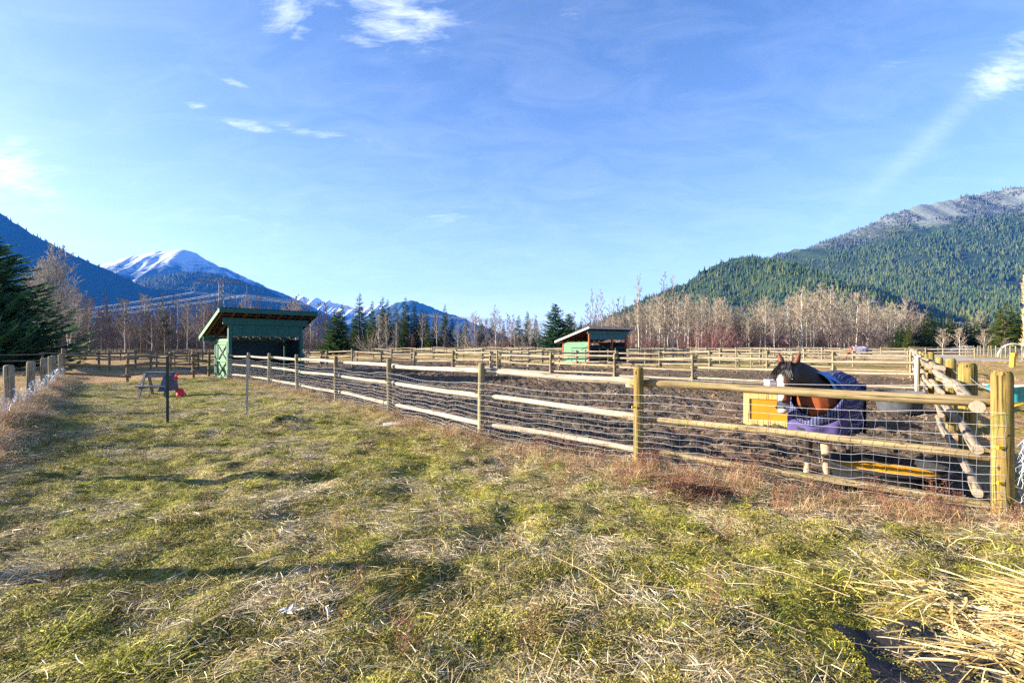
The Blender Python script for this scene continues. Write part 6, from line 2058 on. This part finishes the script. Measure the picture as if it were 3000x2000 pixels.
spread('dry_fringe', 0, fr, [15, 16, 17, 3, 4, 0], .55, 1.0, label='standing dry grass along the foot of the wire fence', cat='grass', flow=False)
fr = cat_pts([along(FRONT[:3], 42, .22, bias=.15), along([(5.2, 3.9), FRONT[0], FRONT[1]], 40, .25, bias=.16), along(FRONT[2:], 46, .2, bias=.1), along([(2.6, 4.6), (1.2, 5.4)], 14, .25)])
spread('brown_weeds', 0, fr, [13, 14], .3, .85, flow=False, label='red brown weed stalks growing along the wire fence', cat='weeds')
fr = along(LEFTF, 1100, .17, bias=-.10)
spread('dry_bank_grass', 0, fr, [15, 16, 17, 0, 1], .9, 1.6, flow=False, label='tan dry grass covering the bank under the netted fence', cat='grass')
x = rg_.uniform(-4, 4, 34); y = rg_.uniform(2.4, 8, 34)
k = d_front(x, y) > .1
spread('pasture_weeds', 0, (x[k], y[k]), [13, 14], .4, .8, flow=False, label='scattered dead weed stalks standing in the pasture', cat='weeds')
fr = cat_pts([along([(4.6, 3.6), (1.6, 5.4), (-.5, 7.2)], 46, .5), (rg_.uniform(-3, 3, 16), rg_.uniform(2.3, 5, 16))])
spread('leaf_litter', 0, fr, [18], .7, 1.2, flow=False, lift=.01, label='orange and red fallen leaves scattered near the fence', cat='leaves')
# grass beyond the fences
n = 5200
x = rg_.uniform(-48, -8, n); y = rg_.uniform(6, 62, n)
k = (d_left(x, y) < -.3) & (np.abs(x) < 1.12 * y + 1)
spread('rough_grass', 0, (x[k], y[k]), [15, 16, 17, 0, 21], .9, 2.0, flow=False, label='tan rough grass outside the pasture on the left', cat='grass')
n = 3800
x = rg_.uniform(6, 70, n); y = rg_.uniform(4, 70, n)
k = (d_side(x, y) < -.4) & (np.abs(x) < 1.12 * y + 1) & (region(x, y) == 0)
spread('rough_grass', 0, (x[k], y[k]), [21, 22, 0, 15, 18], .8, 1.7, flow=False, label='olive and rusty rough grass beside the gravel track', cat='grass')
# churned clods and hay wisps in the paddock
cset = proto_set('mud_clod', [clod(.030), clod(.038), clod(.024), clod(.045), straw_mat(16, .10, .05, .16, .004, 3.0, .02), straw_mat(10, .10, .05, .14, .004, 3.0, .02)])
l = []
for y0, y1, dn in ((3.5, 7, 60), (7, 11, 42), (11, 18, 22), (18, 30, 7)):
    n = int(dn * 2.3 * y1 * (y1 - y0))
    x = rg_.uniform(-1.12 * y1, 1.25 * y1, n); y = rg_.uniform(y0, y1, n)
    k = (region(x, y) == 2) & (d_front(x, y) < -.1) & (np.abs(x) < 1.12 * y + .5)
    l.append((x[k], y[k]))
x, y = cat_pts(l); n = len(x)
rot = rg_.rand(n, 3) * 6.28; rot[:, :2] = rg_.normal(0, .3, (n, 2))
idx = rg_.choice([0, 1, 2, 3, 4, 5], n, p=[.26, .22, .28, .10, .07, .07])
o = scatter('mud_clods', np.stack([x, y, gz(x, y) + .004], 1), rot, rg_.uniform(.5, 1.35, n) * (1 + .5 * sm(y, 8, 20)), idx, cset)
props(o, 'churned clods and hay wisps in the muddy paddock', 'mud')
# pile of cut leaves at lower right
b = MB()
for i in range(4200):
    x = gr.gauss(3.35, .62); y = gr.gauss(2.50, .36)
    if x < 2.0 + .35 * gr.random() + max(0, (2.5 - y)) * .6 or y < 1.6 or y > 3.0 + .1 * gr.random(): continue
    z = GZ(x, y) + .02 + .05 * max(0, 1 - abs(x - 3.3) / 1.3) * gr.random() + .02 * gr.random()
    blade(b, (x, y, z), gr.gauss(2.75, .75), gr.uniform(.12, .42), gr.uniform(.005, .016), gr.uniform(-.06, .12), gr.uniform(.0, .5), 4, None, gr.uniform(-.5, .5))
for i in range(140):
    x = gr.gauss(4.25, .30); y = gr.gauss(3.3, .34)
    blade(b, (x, y, GZ(x, y) + .15 * gr.random()), gr.gauss(2.2, 1.0), gr.uniform(.15, .42), gr.uniform(.003, .008), gr.uniform(.0, 1.2), gr.uniform(.5, 2.0), 4, None, gr.uniform(-.5, .5))
o = b.obj('cut_straw', MAT['pile'], tone=True)
props(o, 'heap of broad pale cut leaves and straw at lower right', 'straw', None, 'stuff')
# long fallen stalks and the red cane brush
b = MB()
for px, py, L, h in ((2040, 1770, .9, 2.8), (1720, 1700, .8, 2.2), (1180, 1760, .5, 1.0), (300, 1640, .5, .9), (2300, 1720, .7, 2.5), (2180, 1830, .6, 2.6), (1650, 1900, .9, 1.2), (120, 1560, .6, 1.0), (1790, 1640, .7, .8)):
    Z = F * EYE / (py - HZ); x = PX(px, Z)
    p = Vector((x, Z, GZ(x, Z) + .03)); d = Vector((math.cos(h), math.sin(h), .04)) * L / 2
    b.tube([p - d, p + Vector((0, 0, .03)), p + d], [.0032, .0026, .0012], 4, cap=False, tone=.45)
props(b.obj('fallen_stalks', MAT['drygrass'], tone=True), 'long thin dry stalks lying across the pasture', 'stalks', None, 'stuff')
b = MB()
for i in range(130):
    p = Vector((2.15 + gr.gauss(0, .10), 5.05 + gr.gauss(0, .07), .02)); p.z += GZ(p.x, p.y)
    a = gr.gauss(3.3, .55); L = gr.uniform(.3, .8)
    q = p + Vector((math.cos(a), math.sin(a), gr.uniform(.05, .35))) * L * .5; e = q + Vector((math.cos(a), math.sin(a), -.15)) * L * .5
    b.tube([p, q, e], [.004, .003, .0015], 3, cap=False, tone=gr.uniform(0, .5))
props(b.obj('cane_brush', MAT['weed'], tone=True), 'dark red heap of cut canes lying at the foot of the wire fence', 'brush', None, 'stuff')

# ------------------------------------------------------------------ air
hz_b = MB()
hz_b.box((0, 3500, 640), (16000, 14000, 1300))
hzm = bpy.data.materials.new('blue_air'); hzm.use_nodes = True
ht = NT(hzm.node_tree)
pv = ht.n('ShaderNodeVolumePrincipled')
pv.inputs['Color'].default_value = HAZE_COLOR
pv.inputs['Density'].default_value = HAZE_DENSITY
pv.inputs['Anisotropy'].default_value = 0.0
ht.t.links.new(pv.outputs[0], ht.n('ShaderNodeOutputMaterial').inputs['Volume'])
hb = hz_b.obj('haze', hzm)
props(hb, kind='stuff')
